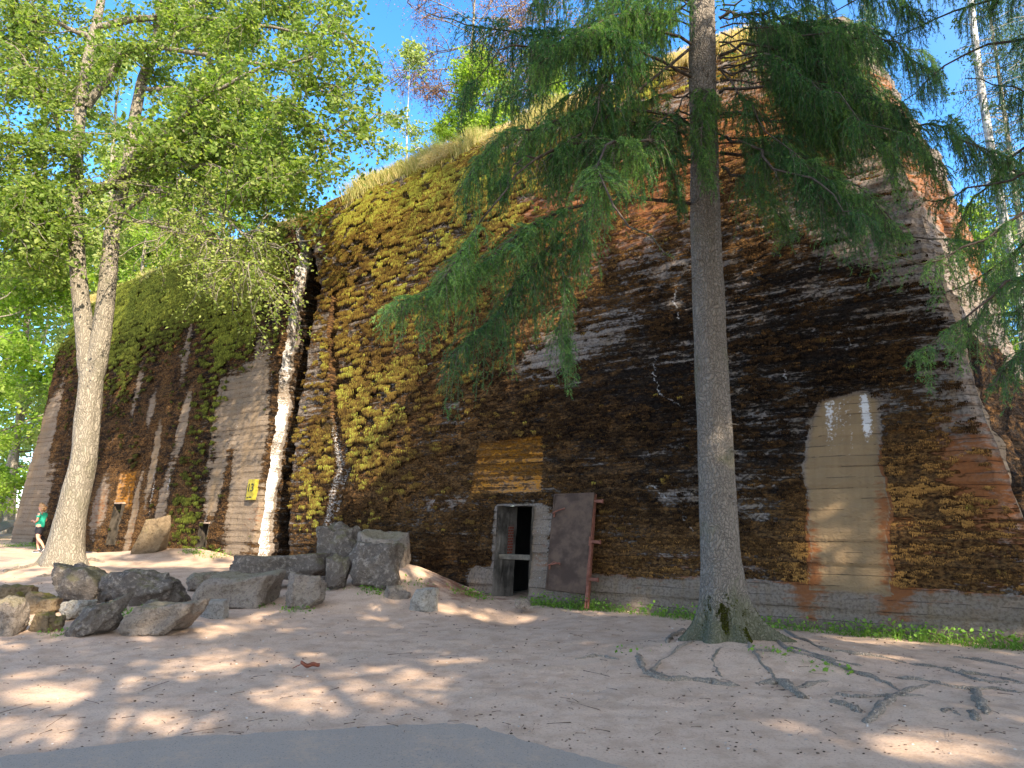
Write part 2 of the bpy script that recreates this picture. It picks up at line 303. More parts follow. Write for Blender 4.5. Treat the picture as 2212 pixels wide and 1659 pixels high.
def mask_main(t,z):
    lo=fbm(t*.35,z*.5,1.7,4)-.5
    moss=blobs(t,z,[(760,560,2.2,2.2,.55),(720,900,1.6,2.4,.5),(850,800,2.4,2.2,.42),(960,480,2.4,1.6,.5),(650,1100,1.2,1.5,.25),(1100,420,2,1.2,.45),(860,960,1.5,1.5,.3),(850,1100,3,1.2,.16),(1080,620,2,1.5,.14)])
    moss=np.clip(moss,0,.62)+.42*ss(8.7,10.3,z)*(.75+.25*ss(-2,6,t))+lo*.4-.04
    bl=.41+blobs(t,z,[(1300,900,3,1.6,.18),(1650,760,2.6,2,.22),(1800,780,2,1.6,.22),(1400,1080,2.4,1.2,.28),(1640,1000,1.5,1.4,.26),(2000,1230,1.6,1.1,.22),(1950,1000,.8,.8,.12),(800,750,3,3,.12),(1700,960,1,1,.15),(1000,900,2,2,.06),(880,1090,4,1.6,.24),(1180,660,1.6,.7,.16),
        (1980,500,1.6,1.6,-.13),(2020,780,1.3,1.6,-.15),(2080,950,1.0,.9,-.17),(1160,800,.7,.4,-.16),(1780,560,2,.5,-.14),(1280,745,1.5,.5,-.12),(2150,1150,.6,.8,-.12),(1200,700,1,1,-.08)])
    bl=bl+lo*.25
    ru=.20+blobs(t,z,[(1300,480,3.5,1.8,.30),(1100,560,2,1.5,.22),(1000,760,2,2,.12),(1950,1080,1,1.2,.34),(2080,1000,1,1,.28),(1620,1200,3,.9,.26),(1300,1230,2,.6,.2),(900,1060,2.5,1,.25),(1700,250,4,1.6,.34),(2150,1200,1,1,.2),(1740,1230,.25,.9,.5),(1925,1200,.25,1.1,.5),(1650,760,3,1.6,-.16),(1500,900,3.5,2,-.16),(1700,600,3,1,-.1),(1300,950,2,1,.1)])
    cl=inpoly(t+(fbm(t*3,z*3,4,3)-.5)*.16,z+(fbm(t*3,z*3,8,3)-.5)*.1,CLEAN,.05)
    pl=ss(.62,.52,z+jag(t,31.,.08)*.6)*ss(9.6,8.8,t); cl2=np.maximum(cl,pl*.25)
    wt_=np.array(W(1800,880)); wt2=np.array(W(1870,880))
    pale=cl*(ss(.42,.05,np.abs(t-wt_[0]+.06))*ss(wt_[1]-1.7,wt_[1]+.05,z)*.5+ss(.16,.0,np.abs(t-wt2[0]))*ss(wt2[1]-.8,wt2[1]-.2,z)*.62)*(.25+1.4*fbm(t*11,z*.8,2,4,.6))
    for q in STR: pale=np.maximum(pale,(.20+.5*fbm(t*3,z*4,2,3))*ss(.05,.005,seg_d(t+jag(z*4,5.,.16),z+jag(t*5,2.,.1),q)))
    c=ss(.22,.05,seg_d(t+jag(z*2,9.,.06),z,CRK)); pale=np.maximum(pale,.45*ss(.26,.1,np.abs(seg_d(t-.16,z,CRK)-.0))*ss(6,3,z))
    dj=np.maximum(np.maximum(d_t0-t,t-d_t1),z-d_z1); dr=ss(.46,.3,np.abs(dj-.0))*(dj>-.05)*ss(1.9,1.7,z)*ss(d_t1+.15,d_t1,t)*ss(.5,.3,d_t0-t)
    pale=np.maximum(pale,dr*.30); cl2=np.maximum(cl2,dr*.3)
    yp=inpoly(t,z,PAINT,.025)
    no=1-np.maximum.reduce([cl*1.,pl,dr])
    moss=moss*no-.6*(1-no)-yp*.5; bl=np.minimum(bl,.52-.045*ss(7,4,t)*ss(2.,4,z)+.10*(fbm(t*.8,z*1.5,44.,3)-.5)*2)*no-.6*(1-no)*(1-.3*pl)-yp*.05; ru=ru*np.where(cl>.5,.0,1)+cl*(blobs(t,z,[(1752,1200,.22,1.0,.6),(1915,1150,.2,1.3,.6),(1830,1285,1.2,.25,.22)]))-pl*.15
    bl=bl+c*.8; moss=moss-c*.9
    return moss,bl,ru,pale,cl2,yp,no,c
NICHES=[W(250,1128),W(438,1166)]
BST=[(330,1000,.35,2.2,.9),(215,1100,.9,1.6,.8),(285,1120,.28,1.8,1.),(345,1130,.5,2.2,.75),(400,900,.35,1.2,.8),(500,860,.9,1.6,.7),(540,950,.7,3.2,.9),(560,1120,.9,1.4,.5),(460,1060,.45,1.5,.8),(300,820,.4,1.8,.6),(60,1080,2.2,3.,.9),(110,880,1.3,2.,.6),(330,880,.4,1.,.7),(395,760,.6,1.,.5)]
PAINT2=WL([(258,1022),(292,1018),(282,1096),(246,1100)])
WHT=[WL(l) for l in ([(336,1000),(325,1090),(318,1150)],[(436,990),(428,1060),(425,1100)],[(440,1140),(455,1060),(466,1000)],[(370,1010),(360,1080)],[(548,760),(545,800)],[(500,830),(506,900),(512,930)],[(244,950),(232,1010),(226,1060)],[(585,760),(590,880),(575,960)])]
def mask_left(t,z):
    lo=fbm(t*.4,z*.4,8.2,4)-.5; vs=fbm(t*1.7,z*.22,5.5,5)-.5
    moss=blobs(t,z,[(330,620,4,1.8,.5),(480,620,3,1.6,.5),(520,720,2.2,1.8,.32),(240,700,4,1.8,.45),(460,900,1.4,2.2,.3),(420,1130,1.2,1.4,.3),(250,800,3,1.8,.3)])
    moss=np.clip(moss*1.25,0,.62)+lo*.4+.25*ss(7.6,9.5,z)
    cl=np.clip(blobs(t,z,BST)*(.55+1.8*(vs+.2))*1.3-.2,0,1)
    bl=.66+vs*1.1+lo*.25-cl*.50; ru=.12+vs*.4+blobs(t,z,[(215,1100,1,1.2,.25),(290,1150,.5,1,.25),(395,1090,.4,1.2,.22),(555,1120,.8,.8,.2)])
    pale=np.zeros(np.shape(t))
    for q in WHT: pale=np.maximum(pale,(.02+.62*fbm(t*2,z*1.5,2,4))*ss(.17,.0,seg_d(t+jag(z*2,5.,.10),z,q)))
    yp=inpoly(t,z,PAINT2,.1)
    moss=moss-cl*.5-yp*.6; bl=bl-yp*.2
    return moss,bl,ru+.06,pale,np.maximum(cl*.8,.45+0*z),yp,1-cl,0*z
def profile(zmin,step,ZTb,back=9.):
    zz=[];oo=[]
    z=np.arange(zmin,ZS,step); zz+=list(z); oo+=list(BT*z)
    th=np.linspace(0,math.pi/2,int(4.6/step)); z=ZS+(ZTb-ZS)*np.sin(th); zz+=list(z); oo+=list(BT*z+RR*(1-np.cos(th)))
    b=np.linspace(0,1,24)[1:]**1.6*back; zz+=list(ZTb+b*.06); oo+=list(oo[-1]+b)
    return np.array(zz),np.array(oo)
def holes_ok(tc,zc,H):
    k=np.ones(tc.shape,bool)
    for (a,b,c,d) in H: k&=~((tc>a)&(tc<b)&(zc>c)&(zc<d))
    return k
BUNK=empty('bunker',(0,16,0),label='huge cracked concrete bunker overgrown with moss and black crust, iron door leaning on its front',cat='bunker')
def block(name,fa,fb,nc,step,ZTb,maskf,H,skew=0.,jl=.0):
    zz,oo=profile(-.7,step,ZTb); nr=len(zz); u=np.linspace(0,1,nc)
    A=fa(np.minimum(zz,ZTb)); B=fb(np.minimum(zz,ZTb))
    backd=np.maximum(oo-off(np.minimum(zz,ZTb-.01)),0)
    A=A-skew*np.maximum(oo-(oo[0]+3.),0)
    T=A[:,None]*(1-u)+B[:,None]*u; Z=np.repeat(zz[:,None],nc,1); OO=np.repeat(oo[:,None],nc,1)
    mo,bl,ru,pa,cl,yp,no,cr=maskf(T,np.minimum(Z,ZTb))
    bd=np.floor(Z*6.2+ .3); bh=_h(bd.astype(np.int64),bd.astype(np.int64)*0+7,bd.astype(np.int64)*0)
    d=(fbm(T*.5,Z*.6,2,4)-.5)*.16+(bh-.5)*.045+.035*((Z*6.2+.3+.5*(fbm(T*.3,Z*.3,12,2)-.5))%1.-.5)*-1.*no+(fbm(T*2.2,Z*5,5,4)-.5)*.05*no+(fbm(T*9,Z*14,6,3)-.5)*.045*np.clip(no,0,1)*np.clip(mo+bl+.3,0,1)-.16*cr
    d=d+ss(ZS,ZTb,Z)*(fbm(T*.8,OO*.8,3,4)-.5)*.25
    d=d-yp*.012
    # rounded, broken arrises at both ends
    for e in (u*(B-A)[:,None],(1-u)*(B-A)[:,None]): d=d-.10*ss(.16,0,e)*(.4+1.2*fbm(T*3,Z*3,1,3))
    # surface normal in profile plane
    dz=np.gradient(zz); do=np.gradient(oo); ln=np.hypot(dz,do)+1e-9; nn=dz/ln; nz=do/ln
    OO2=OO-d*nn[:,None]; ZZ2=Z+d*nz[:,None]-(.75*ss(3.2,.5,T)*ss(8.5,12,Z) if skew else 0)
    X=np.stack([P0[0]+D[0]*T-N[0]*OO2,P0[1]+D[1]*T-N[1]*OO2,ZZ2],-1)
    i=np.arange(nr-1)[:,None]*nc; j=np.arange(nc-1)[None]
    f=np.stack([i+j,i+nc+j,i+nc+j+1,i+j+1],-1)
    tc=(T[:-1,:-1]+T[1:,1:])/2; zc=(Z[:-1,:-1]+Z[1:,1:])/2
    f=f[holes_ok(tc,zc,H)].reshape(-1,4)
    mb=MB(); mb.add(X.reshape(-1,3),f)
    arc=np.concatenate([[0],np.cumsum(np.hypot(np.diff(zz),np.diff(oo)))])-.7
    wuv=np.stack([T,np.repeat(arc[:,None],nc,1),0*T],-1).reshape(-1,3)
    mk=np.stack([mo,bl,ru,0*mo+1],-1).reshape(-1,4); mk2=np.stack([pa,cl,yp,0*mo+1],-1).reshape(-1,4)
    W_=[wuv];K1=[mk];K2=[mk2]
    # broken ends, going back into the block
    nb=56; bdp=np.linspace(0,1,nb)**1.5*8.
    for side,Tc,col0,sgn in ((0,A,0,-1),(1,B,nc-1,1)):
        rows=np.where(zz<=ZTb+.01)[0]; base=X[rows,col0]; 
        zr=zz[rows][:,None]; rough=(fbm(zr*1.1,bdp[None]*1.3,13.+side,5,.6)-.5)*2
        outw=(rough*.32*ss(0,.35,bdp)[None]+(fbm(zr*5,bdp[None]*6,3.+side,3)-.5)*.07*ss(0,.1,bdp)[None])
        tt=np.repeat(Tc[rows][:,None],nb,1)+sgn*outw - (skew*bdp[None] if side==0 else 0)
        oo_=np.repeat(oo[rows][:,None],nb,1)+bdp[None]
        P=base[:,None,:]+np.stack([D[0]*(tt-Tc[rows][:,None])-N[0]*bdp[None],D[1]*(tt-Tc[rows][:,None])-N[1]*bdp[None],0*tt],-1)
        rows_n=len(rows); i=np.arange(rows_n-1)[:,None]*nb; j=np.arange(nb-1)[None]
        g=np.stack([i+j,i+j+1,i+nb+j+1,i+nb+j],-1).reshape(-1,4)
        if side==1: g=g[:,::-1]
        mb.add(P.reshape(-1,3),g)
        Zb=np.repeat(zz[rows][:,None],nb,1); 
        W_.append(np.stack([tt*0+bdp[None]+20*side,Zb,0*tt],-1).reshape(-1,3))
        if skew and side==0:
            k1=[-.2+0*tt,.40+.45*ss(5,3.5,Zb)*ss(.25,.5,bdp)[None]+0*tt,.45*ss(6,7,Zb)*ss(10.2,9,Zb)+.08]; k2=[.25*ss(.5,.1,bdp)[None]*ss(7,5,Zb),.6*ss(.6,.3,bdp)[None]*ss(6,5,Zb),0*tt]  # shade of the low void and its lit edge strip painted in
        else:
            dark=ss(.28,.42,bdp)[None]+0*tt  # sunlit strip painted pale, shade behind it painted with the crust mask
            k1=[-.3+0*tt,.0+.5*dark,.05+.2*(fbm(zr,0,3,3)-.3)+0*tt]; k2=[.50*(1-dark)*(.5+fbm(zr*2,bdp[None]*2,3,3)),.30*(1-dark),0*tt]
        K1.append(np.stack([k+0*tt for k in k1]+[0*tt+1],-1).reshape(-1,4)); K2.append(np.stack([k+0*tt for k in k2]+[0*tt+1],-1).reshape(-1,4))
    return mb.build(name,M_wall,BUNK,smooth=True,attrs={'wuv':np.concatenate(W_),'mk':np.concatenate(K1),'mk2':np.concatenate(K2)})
zt_L=11.75
H1=[(d_t0,d_t1,-.8,d_z1)]
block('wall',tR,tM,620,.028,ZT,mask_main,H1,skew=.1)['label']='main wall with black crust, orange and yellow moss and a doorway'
H2=[(NICHES[0][0]-.28,NICHES[0][0]+.28,NICHES[0][1]-.75,NICHES[0][1]+.6),(NICHES[1][0]-.24,NICHES[1][0]+.24,NICHES[1][1]-.5,NICHES[1][1]+.45)]
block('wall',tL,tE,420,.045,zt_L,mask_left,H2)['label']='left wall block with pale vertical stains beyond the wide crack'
# back of the crack (rubble filled)
def const_attr(n,mo=-.5,bl=.1,ru=.1,pa=0,cl=0,yp=0): return np.tile([mo,bl,ru,1],(n,1)),np.tile([pa,cl,yp,1],(n,1))
zz=np.linspace(-.5,11.,120); uu=np.linspace(-.6,2.2,30); 
TT=np.repeat(uu[None],120,0)+edge(mEdge,zz)[:,None]; ZZ=np.repeat(zz[:,None],30,1)
bk=1.15+.7*fbm(TT*1.5,ZZ*1.2,4,4); X=wp(TT,np.minimum(ZZ,ZS),-bk); X[...,2]=ZZ
i=np.arange(119)[:,None]*30; j=np.arange(29)[None]; mb=MB(); mb.add(X.reshape(-1,3),np.stack([i+j,i+30+j,i+31+j,i+j+1],-1).reshape(-1,4))
a,b=const_attr(3600,bl=.28,ru=.05); mb.build('crack_infill',M_wall,BUNK,True,{'wuv':np.stack([TT,ZZ,0*TT],-1).reshape(-1,3),'mk':a,'mk2':b})
# doorway passage and vent niches: boxes sunk in the wall
M_jamb=simplemat('jamb_concrete',(.10,.09,.08),(.34,.31,.28),3.,.9,.6); M_jambd=simplemat('passage_concrete',(.05,.045,.04),(.15,.135,.12),3.,.9,.6)
M_jambr=simplemat('reveal_concrete',(.05,.045,.04),(.20,.18,.16),2.,.9,.6); M_shade=simplemat('recess_shade',(.01,.01,.01),(.02,.018,.016),2.,.9,.2)  # near black paints the unlit depth of passage and niches
def recess(name,t0,t1,z0,z1,depth,mts,top=True,slope=0):
    mb=MB(); n=14
    def P(t,z,b): 
        o=BT*max(z,0)*(1)+b; return [P0[0]+D[0]*t-N[0]*o,P0[1]+D[1]*t-N[1]*o,z]
    def sheet(f,mat=0):
        us=np.linspace(0,1,n); V=np.array([[f(u,v) for v in us] for u in us]); V+= (RNG.random(V.shape)-.5)*.016*(np.minimum(us,1-us)>0)[:,None,None]
        i=np.arange(n-1)[:,None]*n; j=np.arange(n-1)[None]; mb.add(V.reshape(-1,3),np.stack([i+j,i+n+j,i+n+1+j,i+j+1],-1).reshape(-1,4),mat)
    fr=-.05
    br_=.66 if depth>1 else depth; sheet(lambda u,v:P(t1+.0,z0+(z1-z0)*u,fr+(br_-fr)*v))
    if depth>1: sheet(lambda u,v:P(t1+.5,z0+(z1-z0)*u,br_+(depth-br_)*v),1); sheet(lambda u,v:P(t1+.5*v,z0+(z1-z0)*u,br_),1); sheet(lambda u,v:P(t1+.5*u,z1,br_+(depth-br_)*v),1)
    sheet(lambda u,v:P(t0,z0+(z1-z0)*u,fr+(depth-fr)*v))
    sheet(lambda u,v:P(t0+(t1-t0)*u,z1+slope*v,fr+(depth-fr)*v)); sheet(lambda u,v:P(t0+(t1-t0)*u,z0,fr+(depth-fr)*v)); sheet(lambda u,v:P(t0+(t1-t0)*u,z0+(z1-z0)*v,depth),1)
    return mb.build(name,mts,BUNK,smooth=False)
dw=recess('doorway',d_t0,d_t1,-.6,d_z1,4.2,[M_jambr,M_shade])
M_jambd2=simplemat('niche_shaded_concrete',(.02,.017,.014),(.055,.045,.035),3.,.95,.4)  # niche lining coloured dark to stand in for shade
for q in H2: recess('wall_niche',q[0],q[1],q[2],q[3],.6,[M_jambd2,M_shade])
def lint(t0,t1,z,dz,o0,o1,nm,m,par,parent=BUNK):
    mb=MB(); P=[]
    for zz_ in (z,z+dz):
        for tt,oo_ in ((t0,o0),(t1,o0),(t1,o1),(t0,o1)):
            o=BT*z+oo_; P.append([P0[0]+D[0]*tt-N[0]*o,P0[1]+D[1]*tt-N[1]*o,zz_])
    mb.box(np.array(P)); o=mb.build(nm,m,BUNK)
    bv=o.modifiers.new('b','BEVEL'); bv.width=.012; bv.segments=2; return o
M_brick=mat('old_brick'); t=NT(M_brick); bt=t.n.new('ShaderNodeTexBrick'); t.L(t.scale(t.attr('wuv','Vector'),(1,1,1)),bt.inputs[0]); bt.inputs['Scale'].default_value=4.2
bt.inputs['Color1'].default_value=(.26,.06,.035,1); bt.inputs['Color2'].default_value=(.17,.045,.03,1); bt.inputs['Mortar'].default_value=(.2,.18,.16,1); bt.inputs['Mortar Size'].default_value=.03; t.col(bt.outputs[0]); t.bump(bt.outputs[1],-.4,.01)
zb=W(1110,1203)[1]
lint(d_t0,d_t1,zb-.06,.10,.10,.22,'cross_beam',simplemat('beam_concrete',(.09,.075,.055),(.17,.145,.11)),None)
mb=MB(); P=[]
for b_,z_ in ((.36,.80),(.55,.80),(.55,1.42),(.36,1.42)):
    o=BT*z_+b_; tt=d_t1-.012; P.append([P0[0]+D[0]*tt-N[0]*o,P0[1]+D[1]*tt-N[1]*o,z_])
mb.add(P,[[0,1,2,3]]); o=mb.build('brick_patch',M_brick,BUNK,attrs={'wuv':np.array([[0,0,0],[.27,0,0],[.27,.67,0],[0,.67,0]])})
lint(NICHES[0][0]-.30,NICHES[0][0]+.30,NICHES[0][1]+.6,.06,-.04,.3,'niche_lintel',simplemat('lintel_concrete',(.28,.19,.13),(.36,.27,.2)),None)
lint(NICHES[1][0]-.25,NICHES[1][0]+.25,NICHES[1][1]+.45,.05,-.04,.25,'niche_lintel',bpy.data.materials['lintel_concrete'],None)
# yellow painted number field "13" on the left wall
q=WL([(543,1041),(560,1038),(553,1075),(536,1077)]); c0=q.mean(0)
M_yel=simplemat('yellow_paint',(.20,.17,.02),(.30,.26,.03),9,.7,.3); M_blk=simplemat('black_paint',(.012,.012,.012),(.03,.03,.02),9,.7,0)
mb=MB(); hw,hh=.16,.28; sh=.0; pts=[wp(c0[0]+sx*hw,c0[1]+sz*hh,.10) for sx,sz in ((1,-1),(-1,-1),(-1,1),(1,1))]; pts2=[wp(c0[0]+sx*hw,c0[1]+sz*hh,-.06) for sx,sz in ((1,-1),(-1,-1),(-1,1),(1,1))]
mb.box(np.array(pts2+pts)[[0,1,2,3,4,5,6,7]]); plate=mb.build('number_field',M_yel,BUNK)
cu=bpy.data.curves.new('numerals','FONT'); cu.body='13'; cu.size=.31; cu.align_x='CENTER'; cu.align_y='CENTER'; cu.extrude=.006
to=bpy.data.objects.new('numerals',cu); COL.objects.link(to); bpy.context.view_layer.update()
me=bpy.data.meshes.new_from_object(to.evaluated_get(bpy.context.evaluated_depsgraph_get())); bpy.data.objects.remove(to)
nu=bpy.data.objects.new('numerals',me); COL.objects.link(nu); me.materials.append(M_blk)
from mathutils import Matrix
xa=Vector((-D[0],-D[1],0)); ya=(Vector(wp(0,6))-Vector(wp(0,5))).normalized(); za=xa.cross(ya); pp=Vector(wp(c0[0],c0[1]+.045,.108)); R=Matrix((xa,ya,za)).transposed().to_4x4(); R.translation=pp
me.transform(R); me.transform(Matrix.Translation(-Vector(plate.location)-Vector(BUNK.location))); nu.parent=plate
mb=MB()
for k,(a_,b_,zz_) in enumerate(((-.12,-.05,-.215),(-.02,.10,-.205))):
    P=[wp(c0[0]-x_,c0[1]+zz_+y_,.106) for x_,y_ in ((a_,-.02),(b_,-.02),(b_,.012),(a_,.012))]; mb.add(P,[[0,1,2,3]])
o=mb.build('arrow_mark',M_blk); o.parent=plate; o.location=-Vector(plate.location)-Vector(BUNK.location)
print('bunker ok')
# ------------------------------------------------------------------ moss tufts on the walls
def tufts(maskf,pl,n,mtidx,size,trange,zrange,thr,seed,colf):
    rg=np.random.default_rng(seed); t=rg.uniform(*trange,n); z=rg.uniform(*zrange,n)
    z=(np.floor(z*6.2)+ .35+rg.normal(0,.22,n)+1.1*(fbm(t*.6,z*.3,3,2)-.5))/6.2
    mo,bl,ru,pa,cl,yp,no,cr=maskf(t,z)
    nz=fbm(t*1.6,z*3.2,33.,4)*.3+fbm(t*4.5,z*10,3.,2)*.7
    k=(nz+thr(mo,bl,ru,t,z)>.93)&(no>.5)&(yp<.2)&(pa<.3)&pl(t,z)
    t,z,mo,bl,ru=t[k],z[k],mo[k],bl[k],ru[k]; m=len(t); 
    P=wp(t,z,.02); 
    # normals of the profile
    e=.02; dz=e; do=off(z+e)-off(z-e); nh=2*dz/np.hypot(2*dz,do); nv=do/np.hypot(2*dz,do)
    NN=np.stack([N[0]*nh,N[1]*nh,nv],-1); DD=np.array([D[0],D[1],0]); 
    nb=6; V=[];R_=[]
    base=colf(mo,bl,ru,t,z)
    sz=size*rg.uniform(.6,1.4,m)*(.7+.6*np.clip(mo,0,1))
    tv_=rg.normal(0,.17,m)
    for b in range(nb):
        a=(b-(nb-1)/2)/(nb/2)+rg.normal(0,.2,m); L=sz*rg.uniform(.7,1.2,m)
        root=P+DD*(a*sz*.55)[:,None]+np.array([0,0,1])*(rg.uniform(-.25,.4,m)*sz)[:,None]
        mid=root+NN*(L*.75)[:,None]+DD*(a*L*.5)[:,None]+np.array([0,0,.12])*L[:,None]
        tip=root+NN*(L*rg.uniform(.5,.9,m))[:,None]+DD*(a*L*.6)[:,None]-np.array([0,0,1])*(L*rg.uniform(.6,1.4,m))[:,None]
        wd=DD*(sz*.26)[:,None]
        V.append(np.stack([root-wd*.6,root+wd*.6,mid+wd,mid-wd,tip],1))
        r=base+tv_+rg.normal(0,.06,m); R_.append(np.stack([r-.05,r-.05,r+.12,r+.12,r-.28],1))
    V=np.concatenate(V); R_=np.clip(np.concatenate(R_),0,1); q=np.arange(len(V))[:,None]*5
    mb=MB(); mb.add(V.reshape(-1,3),q+np.array([0,1,2,3]),0,R_.reshape(-1))
    mb.f3.append(q+np.array([3,2,4])); mb.m3.append(np.zeros(len(q),int))
    print('tufts',m); return mb
f_in=lambda t,z:(t>tR(z)+.1)&(t<tM(z)-.05)&~((t>d_t0-.1)&(t<d_t1+.05)&(z<d_z1+.08))
mb=tufts(mask_main,f_in,230000,0,.050,(0,19),(.3,11.6),lambda mo,bl,ru,t,z:.07+.36*np.clip(mo,-.3,1)+.14*bl+.10*ss(5,9,t)*ss(1,3,z),11,lambda mo,bl,ru,t,z:np.clip(.14+.50*np.clip(mo,0,.7)+.10*ss(9,10.5,z)+.9*(fbm(t*1.0,z*1.2,9,4)-.5)+.5*(fbm(t*5,z*7,2,2)-.5),0,1))
tag(mb.build('wall_moss',M_moss),'yellow green moss tufts hanging in rows on the left half of the main bunker wall','moss',kind='stuff')
mb=tufts(mask_main,f_in,150000,0,.036,(0,14),(.55,9.5),lambda mo,bl,ru,t,z:.165+.55*np.clip(bl,0,1),12,lambda mo,bl,ru,t,z:np.clip(.08+1.25*np.clip(ru-.17,0,1)+.6*(fbm(t*2,z*2,19,3)-.5),0,1))
tag(mb.build('dried_moss',M_crust),'blackish brown dried moss crust on the right half of the main bunker wall','moss',kind='stuff')
f_l=lambda t,z:(t>tL(z)+.1)&(t<tE(z)-.1)
mb=tufts(mask_left,f_l,210000,0,.058,(15.5,36),(.2,11.4),lambda mo,bl,ru,t,z:.12+.42*np.clip(mo,-.3,1)+.14*np.clip(bl,0,.8),13,lambda mo,bl,ru,t,z:np.clip(.1+.75*np.clip(mo,0,.7)+.4*ss(24,17,t)*.5+.3*(fbm(t*1.2,z*1.2,9,3)-.5),0,1))
tag(mb.build('green_moss',M_green),'dark green moss and fern like growth on the left bunker block','moss',kind='stuff')
# ------------------------------------------------------------------ ground and asphalt
def axis(a,b,fine0,fine1,df,dc):
    r=[fine0]; 
    while r[-1]<fine1: r.append(r[-1]+df)
    s=df
    while r[-1]<b: s=min(s*1.12,dc); r.append(r[-1]+s)
    l=[fine0]; s=df
    while l[-1]>a: s=min(s*1.12,dc); l.append(l[-1]-s)
    return np.array(l[:0:-1]+r)
xs=axis(-400,400,-11,9,.045,12); ys=axis(-300,700,3.8,16,.045,12)
X,Y=np.meshgrid(xs,ys,indexing='ij'); Z=gz(X,Y)
Z=Z+(fbm(X*9,Y*9,4,2)-.5)*.016*ss(5.3,6.2,Y)
mb=MB(); ny=len(ys); i=np.arange(len(xs)-1)[:,None]*ny; j=np.arange(ny-1)[None]
mb.add(np.stack([X,Y,Z],-1).reshape(-1,3),np.stack([i+j,i+ny+j,i+ny+1+j,i+j+1],-1).reshape(-1,4))
red=np.exp(-(((X+1.2)/.9)**2+((Y-13.6)/1.3)**2))*.55+.22*np.exp(-(((X+4.5)/3)**2+((Y-10.6)/1.2)**2))+.3*ss(0,-1,(np.stack([X,Y],-1)-P0)@N-1.2)
gr=ss(45,70,np.hypot(X,Y))*.5+.45*np.exp(-((((X+20)/3.)**2+((Y-26.5)/.8)**2)))+ss(12,20,X)*.3
wd=(np.stack([X,Y],-1)-P0)@N; gr=gr+.34*ss(.55,.1,wd)*(X>-.2)
dk=.22*np.exp(-(((X-2.7)/1.4)**2+((Y-8.6)/1.0)**2))+.15*fbm(X*.7,Y*.7,2,3)
o=mb.build('ground',M_ground,None,True,{'mk':np.stack([red,gr,dk,0*X+1],-1).reshape(-1,4)}); tag(o,'bare trodden sandy ground in front of the bunker','ground',kind='structure')
M_asp=mat('asphalt',.85); t=NT(M_asp); o_=t.pos(); n=t.noise(o_,90,3,.7); n2=t.noise(o_,1.2,4,.6); c_=t.mix(n2,(.27,.218,.175),(.34,.28,.225)); c_=t.mix(t.math('MULTIPLY',t.rng(n,.48,.7),.6),c_,(.30,.28,.265)); c_=t.mix(t.rng(t.noise(o_,70,2),.58,.7,0.,.6),c_,(.05,.05,.05)); c_=t.mix(t.math('MULTIPLY',t.rng(t.math('MULTIPLY_ADD',t.noise(o_,2.5,6,.75),.7,t.math('MULTIPLY',t.noise(o_,40,3),.3)),.5,.62),.55),c_,(.42,.30,.21)); t.col(c_); t.bump(n,.6,.008)
pl=[G(0,1641),G(150,1622),G(350,1600),G(560,1588),G(800,1574),G(960,1569),G(1010,1568),G(1080,1590),G(1180,1618),G(1300,1650),G(1500,1700)]
pl=[(p[0],p[1]) for p in pl]; full=[(-60,pl[0][1]-6)]+[(-12,pl[0][1]-1.0)]
for a_,b_ in zip(pl[:-1],pl[1:]):
    for k in range(8): 
        u=k/8; full.append((a_[0]*(1-u)+b_[0]*u+RNG.normal()*.01,a_[1]*(1-u)+b_[1]*u+RNG.normal()*.014))
full+=[(3,1.5),(6,-8)]
mb=MB(); top=[(x,y,float(gz(x,y))+.012) for x,y in full]; bot=[(x,y,-.3) for x,y in full]; lowl=[(x,-40,.012) for x,y in full]
n_=len(full); mb.add(np.array(top+lowl),[[k,n_+k,n_+k+1,k+1] for k in range(n_-1)]); mb.add(np.array(top+bot),[[k,k+1,n_+k+1,n_+k] for k in range(n_-1)])
tag(mb.build('path',M_asp),'grey asphalt path corner in the foreground','path',kind='structure')
# ------------------------------------------------------------------ vegetation helpers
def unit(v): return v/(np.linalg.norm(v,axis=-1,keepdims=True)+1e-9)
def add_leaves(mb,C,size,rnd,mat=0,up=.6,rg=RNG,asp=.62):
    n=len(C); a=unit(rg.normal(size=(n,3))*np.array([1,1,.6])+np.array([0,0,-.25])); nn=unit(rg.normal(size=(n,3))+np.array([0,0,up])); b=unit(np.cross(nn,a)); nn=np.cross(a,b)
    L=(size*rg.uniform(.6,1.3,n))[:,None]
    V=np.stack([C-a*L*.5,C+b*L*asp*.5+nn*L*.08,C+a*L*.5,C-b*L*asp*.5+nn*L*.08],1); q=np.arange(n)[:,None]*4
    mb.add(V.reshape(-1,3),q+np.array([0,1,2,3]),mat,np.repeat(rnd,4))
def twigs_leaves(mb,tips,k,tl,nl,size,rnd0,droop=.35,mat=0,bark=None,rg=RNG):
    tips=np.asarray(tips); n=len(tips)*k
    P=np.repeat(tips,k,0); d=unit(rg.normal(size=(n,3))*np.array([1,1,.45])-np.array([0,0,droop*.5])); L=tl*rg.uniform(.4,1.3,n)
    u=rg.uniform(0,1,(n,nl)); C=P[:,None]+d[:,None]*(u*L[:,None])[...,None]-np.array([0,0,1.])*(droop*L[:,None]*u**2)[...,None]+rg.normal(size=(n,nl,3))*size*.55
    r=np.clip(rnd0+rg.normal(0,.12,(n,1))+rg.normal(0,.13,(n,nl)),0,1)
    add_leaves(mb,C.reshape(-1,3),size,r.ravel(),mat,rg=rg)
    if bark is not None:
        E=P+d*L[:,None]-np.array([0,0,1.])*(droop*L)[:,None]; s_=unit(np.cross(d,[0,0,1.]))*bark
        mb.add(np.stack([P-s_,P+s_,E],1).reshape(-1,3),np.arange(n)[:,None]*3+np.array([0,1,2]),1,.3)
